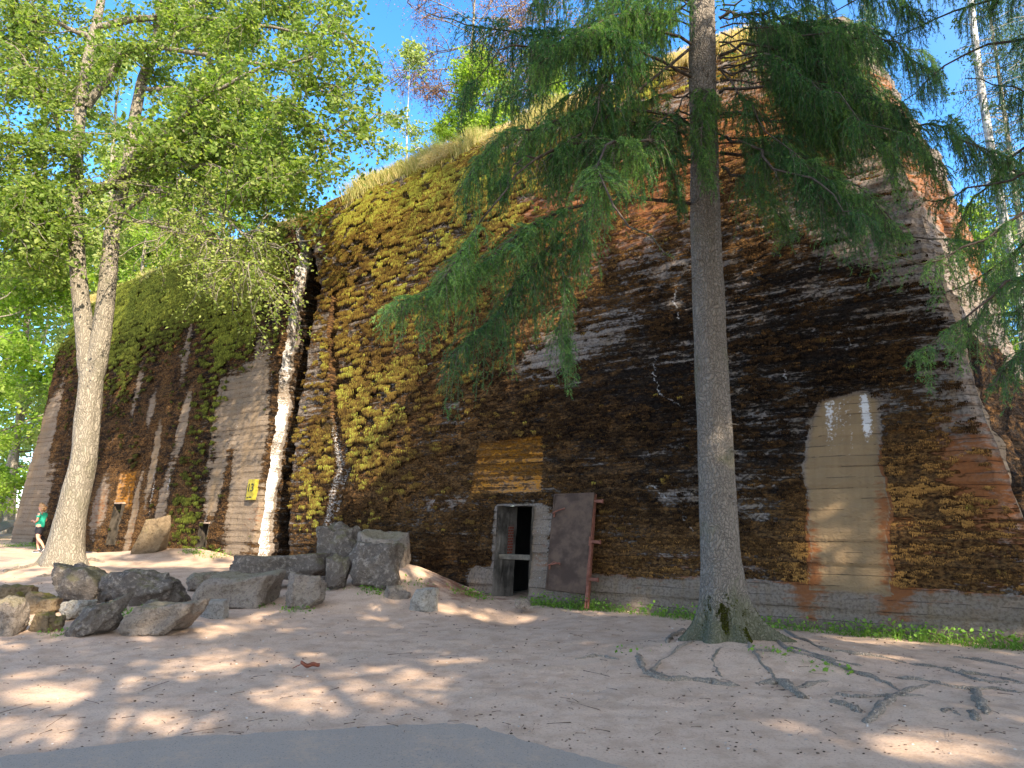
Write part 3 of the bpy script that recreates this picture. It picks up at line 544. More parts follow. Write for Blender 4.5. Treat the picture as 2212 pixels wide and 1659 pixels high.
def bez(pts,n):
    pts=np.asarray(pts,float); t=np.linspace(0,len(pts)-1,n); o=[]
    for q in t:
        i=min(int(q),len(pts)-2); u=q-i; p0=pts[max(i-1,0)];p1=pts[i];p2=pts[i+1];p3=pts[min(i+2,len(pts)-1)]
        o.append(.5*(2*p1+(p2-p0)*u+(2*p0-5*p1+4*p2-p3)*u*u+(3*p1-p0-3*p2+p3)*u**3))
    return np.array(o)
def wander(p,d,L,n,sag,jit,rg=RNG):
    P=[np.array(p,float)]; d=np.array(d,float)
    for _ in range(n):
        d=unit(d+rg.normal(size=3)*jit+np.array([0,0,-sag])); P.append(P[-1]+d*L/n)
    return np.array(P)
def broad_mesh(h,cr,tr,z0,nlimb,k,nl,size,lm,bark,seed,rnd0=.5,tl=.9,lean=0.,keep=None,base=None,shape=1.):
    rg=np.random.default_rng(seed); T=MB(); Cm=MB()
    tp=wander((0,0,-.4),(lean,0,1),h,9,-.02,.05,rg); T.tube(tp,np.linspace(tr,tr*.12,10)*(1+.5*np.exp(-np.arange(10)*1.5)),9)
    tips=[]
    for i in range(nlimb):
        f=rg.uniform(z0/h,.97); p=np.array([np.interp(f*9,np.arange(10),tp[:,c]) for c in range(3)])
        a=rg.uniform(0,2*math.pi); ff=(f-z0/h)/(1-z0/h); R=cr*(math.sin(math.pi*min(1,.18+.82*ff))**.6)*rg.uniform(.65,1.1)
        q=wander(p,(math.cos(a),math.sin(a),.35+.6*ff),R*1.15,6,.07,.16,rg); T.tube(q,np.linspace(tr*.28*(1.1-f*.7),.012,7),5)
        for m in range(2,7):
            for _ in range(2 if m>2 else 1):
                s_=wander(q[m],unit(rg.normal(size=3)*np.array([1,1,.4])+(q[m]-q[m-1])*.5),R*.35,3,.06,.2,rg); T.tube(s_,np.linspace(.022,.006,4),3,cap=False); tips+=[s_[1],s_[2],s_[3]]
    tips=np.array(tips); tips=tips+rg.normal(size=tips.shape)*.12
    twigs_leaves(Cm,tips,k,tl,nl,size,rnd0,bark=.006,rg=rg)
    return T,Cm
def broad(name,base,*a,label,cat='tree',group=None,yaw=0.,lm=None,bark=None,**k):
    T,Cm=broad_mesh(*a,lm,bark,**k)
    R=np.array([[math.cos(yaw),-math.sin(yaw),0],[math.sin(yaw),math.cos(yaw),0],[0,0,1]])
    o=empty(name,base,label=label,cat=cat,group=group)
    for mb,nm,ms in ((T,'trunk',[bark]),(Cm,'crown',[lm,M_twig])):
        mb.v=[v@R.T+np.array(base) for v in mb.v]; mb.build(nm,ms,o,smooth=(nm=='trunk'))
    return o
def clone(o,loc,label,s=1.,yaw=0.):
    r=o.copy(); COL.objects.link(r); r.location=loc; r.rotation_euler=(0,0,yaw); r.scale=(s,s,s*random.uniform(.92,1.1)); r['label']=label
    for c in o.children:
        d=c.copy(); COL.objects.link(d); d.parent=r
    return r
# ------------------------------------------------------------------ spruce
def spruce_spray(needles,twig,ax,L0,hang,dens=1.,bare=0.,seed=0,nd=150,fan=1.,start=.0):
    """ax: branch axis points; side twigs droop from it, needles on all twigs"""
    rg=np.random.default_rng(seed); ax=np.asarray(ax); seg=np.linalg.norm(np.diff(ax,axis=0),axis=1); cum=np.concatenate([[0],np.cumsum(seg)]); TL=cum[-1]
    S0=[];S1=[]
    n=int(TL/.046*dens)
    for i in range(n):
        f=bare+(1-bare)*(i+rg.random())/n; s_=f*TL
        if vn(f*11+seed*3.1,seed*1.7)<.38: continue
        p=np.array([np.interp(s_,cum,ax[:,c]) for c in range(3)]); q=np.array([np.interp(min(s_+.05,TL),cum,ax[:,c]) for c in range(3)])
        q0=np.array([np.interp(max(s_-.05,0),cum,ax[:,c]) for c in range(3)]); t=unit(q-q0); side=unit(np.cross(t,[0,0,1.]))*(1 if i%2 else -1)
        l=L0*rg.uniform(.3,1.45)*(math.sin(math.pi*min(.97,.12+.9*(1-f)))**.55 if f>.5 else 1.)*(1-.4*f)+.08
        cur=rg.random()<.38; d=unit(side*fan+t*.75+rg.normal(size=3)*.25) if not cur else unit(side*.35+t*.3+rg.normal(size=3)*.15+np.array([0,0,-1.])); l=l*(1.15 if cur else .85); m=5; P=[p]; 
        for k in range(m): d=unit(d+np.array([0,0,-hang*rg.uniform(.5,1.4)])*(.3+.25*k)); P.append(P[-1]+d*l/m)
        P=np.array(P); S0.append(P[:-1]);S1.append(P[1:])
        twig.append(P)
        for k in range(1,m+1):
            for sg in (-1,1):
                if rg.random()<.75:
                    dd=unit(P[min(k,m)]-P[k-1]); sd=unit(np.cross(dd,[.1,.1,1.]))*sg; l2=l*.34*rg.uniform(.5,1.2)*(1.1-.12*k)
                    a=P[k]; b=a+unit(dd*.9+sd*.8+np.array([0,0,-hang*.5]))*l2*.55; c=b+unit(dd*.9+sd*.45+np.array([0,0,-hang*1.0]))*l2*.5
                    S0.append(np.array([a,b]));S1.append(np.array([b,c]))
    m=int(bare*len(ax)); S0.append(ax[m:-1][-3:]);S1.append(ax[m+1:][-3:])
    A=np.concatenate(S0);B=np.concatenate(S1); ln=np.linalg.norm(B-A,axis=1); cnt=np.maximum(1,rg.poisson(ln*nd)); idx=np.repeat(np.arange(len(A)),cnt); u=rg.random(len(idx))
    P=A[idx]+(B-A)[idx]*u[:,None]; t=unit(B-A)[idx]; r=unit(np.cross(rg.normal(size=t.shape),t)); nl=rg.uniform(.018,.034,len(idx))[:,None]
    tip=P+(r*.85+t*.75)*nl; wv=unit(np.cross(t,r))*.0034
    young=np.clip(rg.uniform(.25,.78)+rg.normal(0,.16,len(A)),0,1)[idx]+ .25*(u>.7)*(rg.random(len(idx))<.5)
    needles.append((np.stack([P-wv,P+wv,tip],1),np.clip(young+rg.normal(0,.1,len(idx)),0,1)))
def finish_needles(needles,twig,name,mats,parent):
    mb=MB()
    for V,r in needles: mb.add(V.reshape(-1,3),np.arange(len(V))[:,None]*3+np.array([0,1,2]),0,np.repeat(r,3))
    for P in twig: mb.tube(P,np.linspace(.0045,.0018,len(P)),3,1,cap=False)
    return mb.build(name,mats,parent)
sb=G(1556,1378); SY=sb[1]; sbz=float(gz(sb[0],sb[1]))
SP=empty('spruce_tree',(sb[0],sb[1],sbz),label='large spruce with bare grey trunk and mossy root flare in front of the bunker',cat='tree')
cen=np.array([at(1560,1300,SY),at(1547,1000,SY),at(1535,750,SY),at(1525,500,SY),at(1518,200,SY),at(1514,0,SY+.05)])
mb=MB(); zs=np.concatenate([np.linspace(sbz-.15,sbz+1.2,46),np.linspace(sbz+1.2,12,90)[1:],np.linspace(12,21,12)[1:]])
cx=np.interp(zs,cen[:,2],cen[:,0]); cx=np.where(zs>cen[-1,2],cen[-1,0]+(zs-cen[-1,2])*-.01,cx); th=np.linspace(0,2*math.pi,64,endpoint=False)
hh=np.clip(zs-sbz,0,30); r0=np.interp(hh,[0,.4,1.0,2,4,8,12,21],[.245,.245,.235,.222,.208,.187,.15,.02])
lob=[(-.25,.42,.22),(.9,.2,.26),(2.2,.2,.3),(3.25,.20,.26),(4.1,.16,.3),(5.0,.14,.26)]
r=r0[:,None]*np.ones(64)
for a,amp,wd_ in lob:
    dd=(th-a+math.pi)%(2*math.pi)-math.pi; r=r+(amp*np.exp(-hh*5.2)+amp*.25*np.exp(-hh*1.8))[:,None]*np.exp(-(dd/wd_)**2)[None]
r=r+(.09*np.exp(-hh*4.2))[:,None]
TTh,ZZz=np.meshgrid(th,zs); r=r+(fbm(np.cos(TTh)*3+9,np.sin(TTh)*3+ZZz*2.2,ZZz*.6,4)-.5)*.035+(fbm(np.cos(TTh)*9,np.sin(TTh)*9,ZZz*9,3)-.5)*.016
V=np.stack([cx[:,None]+r*np.cos(TTh),sb[1]+r*np.sin(TTh),ZZz],-1); i=np.arange(len(zs)-1)[:,None]*64; j=np.arange(64)[None]
mb.add(V.reshape(-1,3),np.stack([i+j,i+(j+1)%64,i+64+(j+1)%64,i+64+j],-1).reshape(-1,4)); rT=r.copy()
rg=np.random.default_rng(77)
for _ in range(46):  # knots and dead stubs
    z=rg.uniform(1.2,9); a=rg.uniform(math.pi*1.0,math.pi*2.0); k=np.searchsorted(zs,z); rr=np.interp(z-sbz,[0,1,2,4,8],[.245,.235,.222,.208,.187]); c_=np.array([np.interp(z,zs,cx),sb[1],z]); d=np.array([math.cos(a),math.sin(a),-.15])
    mb.tube([c_+d*(rr-.02),c_+d*(rr+.012)],[.035,.02],7); 
    if rg.random()<.5: mb.tube([c_+d*(rr-.01),c_+d*(rr+rg.uniform(.03,.12))],[.010,.004],5)
BR=[ # (points (dx,dy,depth), twig length, hang, bare, dens)
([(1500,100),(1350,55),(1150,70),(1000,50),(898,25)],[0,-.6,-1.1,-1.4,-1.6],.75,.75,.2,1.),
([(1500,170),(1380,110),(1230,105),(1080,120),(990,190)],[0,-.7,-1.3,-1.8,-2.1],.7,.7,.25,1.),
([(1490,105),(1300,265),(1200,325),(1120,350),(1080,380)],[0,-1.1,-1.5,-1.8,-1.9],.5,.7,.72,1.3),
([(1490,270),(1340,215),(1200,230),(1060,300),(985,400)],[0,-.6,-1.3,-1.9,-2.3],.6,.6,.35,.9),
([(1490,350),(1340,300),(1180,330),(1060,420),(950,560)],[0,-.9,-1.6,-2.2,-2.5],.6,.45,.4,1.),
([(1490,440),(1340,430),(1180,480),(1020,570),(862,640)],[0,-.9,-1.6,-2.2,-2.5],.55,.4,.35,1.),
([(1490,340),(1390,300),(1310,340),(1360,470),(1450,563)],[0,-1.2,-2.2,-2.9,-3.2],.42,.4,.35,1.5),
([(1340,430),(1200,520),(1090,640),(950,790)],[-.9,-1.4,-1.8,-2.1],.55,.5,.3,.9),
([(1300,400),(1230,500),(1200,610),(1190,700)],[-1.6,-1.8,-1.9,-2.0],.5,.5,.1,1.),
([(1400,120),(1330,160),(1290,240),(1270,330)],[-.5,-1.0,-1.4,-1.5],.6,.8,.1,.8),
([(1500,20),(1400,-10),(1250,-20),(1120,10)],[0,-.6,-1.,-1.3],.8,.9,.1,1.),
([(1490,200),(1450,260),(1440,330),(1470,430)],[0,-.4,-.7,-.8],.4,.7,.1,1.2),
([(1510,180),(1515,200),(1510,280),(1530,350)],[-.1,-.5,-.8,-.95],.35,.8,.1,1.5),
([(1555,40),(1680,10),(1800,40),(1950,60)],[0,-.3,-.7,-1.],.8,.9,.1,1.),
([(1555,120),(1700,110),(1830,170),(1960,270)],[0,-.4,-1.,-1.4],.7,.7,.2,1.),
([(1555,200),(1690,190),(1830,260),(1960,370)],[0,-.6,-1.2,-1.7],.65,.6,.25,1.),
([(1551,247),(1740,255),(1926,259),(2076,285),(2180,350)],[0,-.6,-1.1,-1.5,-1.8],.6,.55,.3,.9),
([(1556,330),(1700,340),(1850,420),(2000,500),(2140,510)],[0,-.9,-1.5,-1.9,-2.2],.6,.5,.3,1.),
([(1556,300),(1640,350),(1760,430),(1860,540)],[0,-1.,-1.8,-2.4],.5,.5,.35,1.1),
([(1560,360),(1620,380),(1680,430),(1720,500)],[0,.5,1.0,1.2],.4,.6,.2,1.2),
([(1555,150),(1640,230),(1720,330),(1790,410)],[0,-.8,-1.5,-2.],.6,.6,.2,1.),
([(1720,60),(1780,120),(1830,150),(1850,230)],[-.5,-.2,.2,.4],.7,.9,.1,.9),
([(1556,60),(1750,30),(1900,90),(2010,160)],[0,.8,1.3,1.7],.7,.9,.15,1.),
([(1500,60),(1380,20),(1280,60),(1230,130)],[0,.7,1.2,1.6],.6,.9,.15,.8),
]
BR+=[([(1560,10),(1700,-30),(1850,-20),(1990,40)],[0,-.5,-1.,-1.4],.6,.8,.1,1.),([(1558,70),(1720,60),(1880,60),(2030,130)],[0,-.7,-1.4,-1.9],.6,.7,.2,1.),([(1556,100),(1700,150),(1850,230),(1980,330)],[0,-.9,-1.7,-2.3],.5,.6,.25,1.),
([(1556,20),(1690,60),(1790,60),(1900,120)],[0,.5,.9,1.2],.6,.8,.1,1.),([(1556,170),(1640,180),(1760,260),(1850,360)],[0,-.2,-.6,-.9],.5,.7,.15,1.),([(1500,0),(1400,30),(1310,40),(1200,90)],[0,-.2,-.5,-.7],.6,.8,.15,1.),([(1500,240),(1420,270),(1350,350),(1320,450)],[0,-.5,-1.,-1.3],.5,.6,.2,1.)]
_rg=np.random.default_rng(4)
for k_ in range(19):
    y0=_rg.uniform(-30,330); sd=-1 if k_%2 else 1; x0=1528+sd*24; ln=_rg.uniform(220,560); dr_=_rg.uniform(.1,.55); dz_=_rg.uniform(-2.2,1.2)
    BR.append(([(x0,y0),(x0+sd*ln*.35,y0-ln*.02),(x0+sd*ln*.7,y0+ln*dr_*.35),(x0+sd*ln,y0+ln*dr_)],[0,dz_*.4,dz_*.8,dz_],_rg.uniform(.4,.6),.7,_rg.uniform(.08,.2),.9))
needles=[];tw=[]
for bi,(pp_,dep,L0,hang,bare,dens) in enumerate(BR):
    ax=bez([at(a,b,SY+d) for (a,b),d in zip(pp_,dep)],14); ax[1:]+=np.random.default_rng(bi).normal(size=(13,3))*.03+np.cumsum(np.random.default_rng(bi+900).normal(size=(13,3)),0)*np.array([.03,.03,.035])
    mb.tube(ax,np.linspace(.024 if bi<7 or 13<=bi<20 else .013,.004,14),6,1)
    spruce_spray(needles,tw,ax,L0*1.25,hang,dens*2.1,bare,seed=bi,nd=190)
    # dry bare twigs hanging from the inner part
    rg=np.random.default_rng(100+bi)
    for _ in range(int(14*(bare+.15))):
        f=rg.uniform(.05,max(bare,.2)+.2)*13; p=ax[int(f)]; w_=wander(p,rg.normal(size=3)*np.array([1,1,.2])+[0,0,-.6],rg.uniform(.2,.6),5,.22,.25,rg); mb.tube(w_,np.linspace(.004,.0015,6),3,cap=False)
mb.build('trunk',[M_bark,M_limb],SP,smooth=True)
# upper crown above the frame (casts the real shade of the tree)
rg=np.random.default_rng(9)
up=MB()
for z in np.arange(9.7,20,.42):
    for k in range(5):
        a=rg.uniform(0,2*math.pi); L=3.1*(1-(z-8)/13.5); c_=np.array([cx[-1]+.1,sb[1],z]); q=wander(c_,(math.cos(a),math.sin(a),.1),L,6,.10,.05,rg)
        d=unit(q[1:]-q[:-1]); pts=np.concatenate([q[i]+(q[i+1]-q[i])*rg.random((22,1))+rg.normal(size=(22,3))*np.array([.22,.22,.12])-[0,0,.12] for i in range(1,6)])
        add_leaves(up,pts,.16,np.full(len(pts),.4),0,up=.2,rg=rg,asp=.22)
for V,r in [(v,r) for v,r in zip(up.v,up.r)]: needles.append((V.reshape(-1,4,3)[:,[0,1,2]],r.reshape(-1,4)[:,0])); needles.append((V.reshape(-1,4,3)[:,[0,2,3]],r.reshape(-1,4)[:,0]))
finish_needles(needles,tw,'crown',[M_needle,M_twig],SP)
print('needles',sum(len(a[0]) for a in needles))
rg=np.random.default_rng(3); mm=MB(); C=[]
for _ in range(16000):
    a=rg.uniform(math.pi*1.0,math.pi*2.0); z=rg.uniform(.0,.55); k=int(np.searchsorted(zs,sbz+z)); j=int(a/(2*math.pi)*64)%64
    if fbm(a*2.4,z*4,3,3)+.3*fbm(a*14,z*22,3,2)>.60+.35*max(0,z-.3)/.3 and abs(a-4.9)<1.0+.3*rg.random(): C.append([cx[k]+rT[k,j]*math.cos(a),sb[1]+rT[k,j]*math.sin(a),sbz+z])
C=np.array(C); add_leaves(mm,C,.03,np.clip(rg.normal(.25,.15,len(C)),0,1),rg=rg); mm.build('bark_moss',M_green,SP)['kind']='stuff'
# surface roots of the spruce, lying in the sand
def root_part(px,rad,seed,parent=SP):
    P=np.array([G(a,b) for a,b in px]); Q=bez(P,len(P)*7); rg=np.random.default_rng(seed); n=len(Q)
    Q[:,0]+=rg.normal(0,.012,n); Q[:,2]=gz(Q[:,0],Q[:,1])+rad*(-.15+.7*(fbm(np.arange(n)*.35,seed,0,2)-.5)); Q[0,2]-=rad*.9; Q[-1,2]-=rad*.9
    m=MB(); m.tube(Q,rad*(.40+.95*fbm(np.arange(n)*.5,seed*3.,1,3))*np.interp(np.linspace(0,1,n),[0,.1,.8,1],[.5,1,.85,.3]),10,wob=.10); m.build('root',M_root,parent,smooth=True)
M_root=barkmat('root_bark',(.15,.11,.08),(.36,.275,.21),(10,10,10),2.)
RT=[([(1395,1450),(1430,1468),(1500,1470),(1560,1480),(1612,1484)],.048),([(1635,1478),(1690,1480),(1730,1505),(1745,1512)],.05),([(1690,1492),(1740,1482),(1795,1470)],.035),
([(1405,1462),(1385,1440),(1378,1410)],.04),([(1245,1425),(1290,1418),(1340,1425)],.03),([(1690,1355),(1760,1395),(1830,1410),(1900,1420),(1960,1435)],.035),([(1700,1395),(1790,1425),(1870,1440)],.03),
([(1810,1500),(1860,1508),(1920,1505),(2000,1503)],.032),([(1870,1565),(1905,1530),(1940,1500),(2010,1478)],.045),([(1795,1518),(1840,1530),(1860,1545)],.04),
([(1930,1465),(2010,1475),(2090,1490),(2150,1490),(2212,1500)],.032),([(2105,1492),(2120,1525),(2130,1545)],.05),([(2100,1540),(2110,1560)],.04),
([(2060,1455),(2130,1460),(2230,1480)],.04),([(2060,1420),(2140,1432),(2230,1450)],.03),([(1880,1362),(1990,1372),(2100,1385)],.02),([(1480,1365),(1450,1375),(1440,1392)],.05),([(1590,1370),(1620,1400),(1690,1408)],.03),([(2035,1540),(2050,1532),(2075,1545)],.02),([(1660,1375),(1700,1402),(1760,1420),(1830,1446),(1900,1470),(1960,1500)],.035),([(1500,1385),(1450,1415),(1410,1450),(1460,1470)],.03),([(1620,1395),(1650,1440),(1690,1480)],.025),([(1960,1435),(2040,1445),(2120,1470),(2212,1478)],.03),([(1560,1398),(1540,1430),(1560,1465)],.022)]
for k,(p,rad) in enumerate(RT): root_part(p,rad,k+1)
# ------------------------------------------------------------------ forked linden on the left
lb=G(138,1218); LY=lb[1]; LT=empty('linden_tree',(lb[0],lb[1],float(gz(lb[0],lb[1]))),label='tall forked broadleaf tree with thick pale trunk at the left of the bunker',cat='tree')
T=MB(); Cm=MB()
def A(l,Y): return np.array([at(a,b,Y+(d[0] if d else 0)) for a,b,*d in l])
tr=bez(A([(136,1240),(140,1190),(147,1144),(166,1060),(182,985),(190,900),(194,850),(200,780)],LY),60)
n=60; zsT=tr[:,2]-lb[2]; rr=.335+.17*np.exp(-np.clip(zsT,0,9)*1.9)-.012*np.clip(zsT-1,0,8)-.16*ss(.93,1.,np.linspace(0,1,n)); th=np.linspace(0,2*math.pi,48,endpoint=False)
lobe=sum(a*np.exp(-(((th-b+math.pi)%(2*math.pi)-math.pi)/.35)**2) for a,b in ((.35,3.3),(.2,4.4),(.3,5.6),(.3,6.2),(.3,1.5)))
R_=rr[:,None]*(1+lobe[None]*np.exp(-np.clip(zsT,0,9)*2.6)[:,None])+(fbm(np.cos(th)*2.5,np.sin(th)*2.5+tr[:,2:3]*.7,tr[:,2:3],4)-.5)*.09
V=np.stack([tr[:,0:1]+R_*np.cos(th),tr[:,1:2]+R_*np.sin(th),np.repeat(tr[:,2:3],48,1)],-1); i=np.arange(n-1)[:,None]*48; j=np.arange(48)[None]
T.add(V.reshape(-1,3),np.stack([i+j,i+(j+1)%48,i+48+(j+1)%48,i+48+j],-1).reshape(-1,4))
T.tube(bez(A([(192,860),(190,800),(184,720),(174,643),(167,560),(163,470),(164,400),(170,280),(181,180),(198,90),(215,20),(235,-120)],LY),50),np.interp(np.linspace(0,1,50),[0,.10,.3,1],[.14,.25,.21,.10]),16,wob=.02)
T.tube(bez(A([(196,870),(206,800),(220,715),(229,643),(237,560),(245,487),(260,420),(275,365),(290,262),(309,169),(337,100),(350,-40)],LY),50),np.interp(np.linspace(0,1,50),[0,.10,.3,1],[.14,.26,.22,.11]),16,wob=.02)
LIMB=[([(190,418),(255,375,-.5),(296,330,-1),(356,285,-1.6),(412,225,-2),(544,150,-2.6),(690,110,-3)],.15),([(188,230),(244,142,-.3),(270,109,-.6),(319,94,-.9),(450,105,-1.5),(640,142,-2.2),(730,190,-2.5)],.13),
([(165,340),(131,330,-.4),(67,319,-.8),(-20,300,-1.2)],.11),([(262,400),(300,365,-.3),(379,356,-.8),(412,360,-1.2),(490,375,-1.6),(600,410,-2.2),(665,390,-2.5)],.10),([(252,480),(340,420,-.6),(430,440,-1.6),(510,500,-2.4),(570,560,-2.8)],.06),
([(205,60),(380,30,-.5),(560,35,-1.5),(740,50,-2.2)],.10),([(300,190),(450,200,-1),(600,235,-2),(730,270,-2.6)],.08),([(172,350),(100,230,-.4),(10,120,-1)],.07),([(200,80),(100,50,.3),(-20,60,.6)],.08),([(165,480),(100,440,-.8),(10,400,-1.5)],.07),
([(290,250),(420,300,-1),(540,330,-1.8),(620,370,-2.2)],.07),([(176,520),(110,470,-1),(40,500,-1.8)],.05),([(330,60),(480,-20,-.5),(640,-30,-1.5)],.09),([(180,260),(130,160,1),(60,20,2)],.07),([(345,0),(420,60,1.5),(520,100,2.5)],.06),([(350,290),(470,330,1),(600,340,1.5)],.05),
([(250,470),(330,480,-1.4),(420,510,-2.2),(500,560,-2.6)],.05),([(400,440),(450,500,-2),(510,560,-2.6),(560,590,-2.9)],.03)]
rg=np.random.default_rng(21); tips=[]; tips2=[]
for k,(l,rad) in enumerate(LIMB):
    q=bez(A([(a,b,*(d or [0])) for a,b,*d in l],LY),22); q[2:]+=np.cumsum(rg.normal(size=(20,3))*.035,0); T.tube(q,np.linspace(rad,.018,22)*1.0,8,wob=.03)
    for m in range(5,22):
        for _ in range(2):
            s_=wander(q[m],unit(rg.normal(size=3)*np.array([1,1,.5])+unit(q[m]-q[m-1])*.6),rg.uniform(.9,2.1),7,.09,.2,rg); T.tube(s_,np.linspace(.022,.006,8),4,cap=False)
            (tips if k not in (4,16,17) else tips2).extend(list(s_[2:]))
            if rg.random()<.3: T.tube(wander(s_[4],(rg.normal()*.3,rg.normal()*.3,-1),rg.uniform(.4,1.),4,.2,.15,rg),np.linspace(.008,.003,5),3,cap=False)
print('linden tips',len(tips))
tips=np.array(tips); tips+=rg.normal(size=tips.shape)*.12
twigs_leaves(Cm,tips,3,.50,7,.135,.5,bark=.005,droop=.5,rg=rg); twigs_leaves(Cm,np.array(tips2),2,.5,6,.085,.75,bark=.005,droop=.5,rg=rg)
T.build('trunk',M_bark2,LT,smooth=True); Cm.build('crown',[M_leaf,M_twig],LT)
for k,l in enumerate(([(95,1215),(60,1225),(25,1232),(8,1238)],[(150,1222),(118,1240),(80,1246)],[(172,1205),(205,1212),(225,1216)])): root_part(l,.07,50+k,LT)
# ------------------------------------------------------------------ boulders
import itertools
M_r1=rockmat('boulder_dark',(.07,.056,.045),(.26,.215,.18),(.38,.32,.26),.4); M_r2=rockmat('boulder_grey',(.20,.16,.125),(.47,.39,.32),(.18,.14,.11),.35); M_r3=rockmat('boulder_pale',(.34,.31,.27),(.5,.465,.41),(.24,.21,.18),.15); M_r4=rockmat('boulder_mossy',(.19,.13,.08),(.30,.23,.14),(.14,.10,.06),.95,(.17,.15,.03))
def make_ico(n):
    bm=__import__('bmesh').new(); __import__('bmesh').ops.create_icosphere(bm,subdivisions=n,radius=1); v=np.array([q.co[:] for q in bm.verts]); f=np.array([[w_.index for w_ in q.verts] for q in bm.faces]); bm.free(); return v,f
ICO=make_ico(5)
def rock(bb,mt,seed,label,depthr=.8,planes=11,shear=0.,flat=None,tilt=0.,sink=.12,rough=.06,Y=None,group='broken boulders and concrete chunks in front of the bunker',topslope=0.,name='boulder',boxy=0.):
    x0,y0,x1,y1=[q/K for q in bb]; rg=np.random.default_rng(seed); g=G((x0+x1)/2,y1)
    yy=g[1] if Y is None else Y
    w_=(at(x1,y1,yy)-at(x0,y1,yy))[0]; dep=w_*depthr; yc=yy+dep*.35; h_=(at(x0,y0,yc)-at(x0,y1,yy))[2]
    v,f=ICO; nr=unit(rg.normal(size=(planes,3))*np.array([1,1,.8])); dd=rg.uniform(.55,.9,planes)
    nr=np.vstack([nr,[[0,0,-1],[0,0,1],[1,0,0],[-1,0,0],[0,-1,0]]]); dd=np.append(dd,[.5,.62,.85,.85,.8])
    if topslope: nr[-4]=unit(np.array([topslope,-.25,1.]))
    if boxy: v=v/(np.abs(v).max(1)[:,None]**boxy); v=v/1.1
    dots=unit(v)@nr.T; r=np.min(np.where(dots>.05,dd/np.maximum(dots,.05),9),1); r=np.minimum(r,1.25)
    p=v*(np.minimum(r,1.)[:,None] if boxy else r[:,None]); s_=seed*3.7; 
    p=p+v*((fbm(p[:,0]*1.6+s_,p[:,1]*1.6,p[:,2]*1.6,5,.6)-.5)*rough*11+(fbm(p[:,0]*9+s_,p[:,1]*9,p[:,2]*9,4,.7)-.5)*rough*1.9)[:,None]
    lo,hi=p.min(0),p.max(0); p=(p-(lo+hi)/2)/(hi-lo)
    p[:,0]+=shear*p[:,2]; p[:,0]=(p[:,0]-p[:,0].min())/(np.ptp(p[:,0]))-.5
    if tilt: p[:,2]+=tilt*p[:,0]; p[:,2]=(p[:,2]-p[:,2].min())/np.ptp(p[:,2])-.5
    h2=h_*(1+sink); c_=at((x0+x1)/2,y1,yc); c_[2]=0
    base=at((x0+x1)/2,y0,yc)[2]; P=p*np.array([w_*yc/yy*.98,dep,h2])+np.array([at((x0+x1)/2,y0,yc)[0],yc,base-h2/2])
    b_=MB(); b_.add(P,f); o=b_.build(name,mt,None,smooth=True); o.data.transform(Matrix.Translation((-c_[0],-c_[1],-(base-h_)))); o.location=(c_[0],c_[1],base-h_)
    return tag(o,label,'boulder',group)
rock((55,562,118,603),M_r1,1,'big dark rounded boulder with undercut base, upper left of the rock row',.75,9,tilt=-.25)
rock((101,569,193,606),M_r1,2,'broad dark rugged boulder right of the big rounded one',.6,12,rough=.09)
rock((186,572,220,592),M_r2,3,'low grey boulder behind the left rock row, nearest the flat topped slab',.9)
rock((-2,584,36,604),M_r4,4,'yellow mossy rounded boulder at the far left edge of the picture',.9)
rock((25,591,65,614),M_r4,5,'brown moss covered boulder between the yellow one and the big dark one',.8,tilt=-.3)
rock((-12,596,32,636),M_r2,6,'cracked light grey boulder at the left edge of the rock row, front',.9,9)
rock((64,600,94,620),M_r3,7,'small pale sunlit stone between the left boulders',.8,8)
rock((30,611,60,632),M_r4,8,'orange brown mossy stone low at the front left of the rock row',.8)
rock((48,615,66,632),M_r4,9,'small brown stone beside the wedge shaped boulder',.8)
rock((66,592,138,637),M_r1,10,'dark wedge shaped boulder rising to the right at the front of the row',.6,8,tilt=.55,shear=.35)
rock((122,600,204,636),M_r2,11,'flat grey slab lying tilted in the sand right of the wedge boulder',.6,5,tilt=.25,shear=.35,boxy=.6,rough=.04)
rock((203,599,230,619),M_r3,12,'small square cut white concrete chunk in front of the flat topped slab',.8,6,rough=.02)
rock((200,570,283,608),M_r2,13,'large flat topped grey slab with dark broken side in the centre of the rock row',.75,2,tilt=.05,rough=.02,topslope=-.03,boxy=.85,shear=.2)
rock((237,552,332,580),M_r1,14,'long flat dark slab lying behind the grey flat topped slab',.6,3,tilt=.12,rough=.025,Y=13.8,boxy=.8)
rock((287,571,329,609),M_r2,15,'rounded mossy grey boulder right of the flat topped slab',.8,8)
rock((318,521,365,566),M_r1,16,'dark angular boulder at the back left of the highest boulder group',.8,8,Y=14.6)
rock((357,529,411,580),M_r2,17,'tall grey boulder with a flat pale top at the back right of the highest group',.8,4,rough=.03,Y=14.0,topslope=.25,boxy=.7)
rock((350,541,404,586),M_r1,18,'massive dark boulder with broken front face on top of the mound',.8,6,Y=12.9,boxy=.55)
rock((327,553,353,586),M_r1,19,'narrow dark block squeezed in left of the massive boulder',.8,8,Y=12.9)
rock((410,587,439,612),M_r3,20,'single pale round stone lying alone left of the doorway',.85,12,rough=.03)
rock((83,591,112,603),M_r1,21,'flat dark stone under the big rounded boulder',.7)
rock((147,599,164,608),M_r1,22,'tiny dark stone above the flat grey slab',.8)
rock((317,565,328,580),M_r2,23,'little stone between the long slab and the narrow dark block',.8)
rock((383,585,412,599),M_r2,24,'half buried flat grey stone below the massive boulder',.8,sink=.8)
rock((108,598,128,612),M_r1,25,'dark stone wedged between the wide rugged boulder and the wedge boulder',.8)
rock((514,598,531,609),M_r2,26,'broken grey stone lying on the floor of the doorway',.8,Y=12.75,group=None)
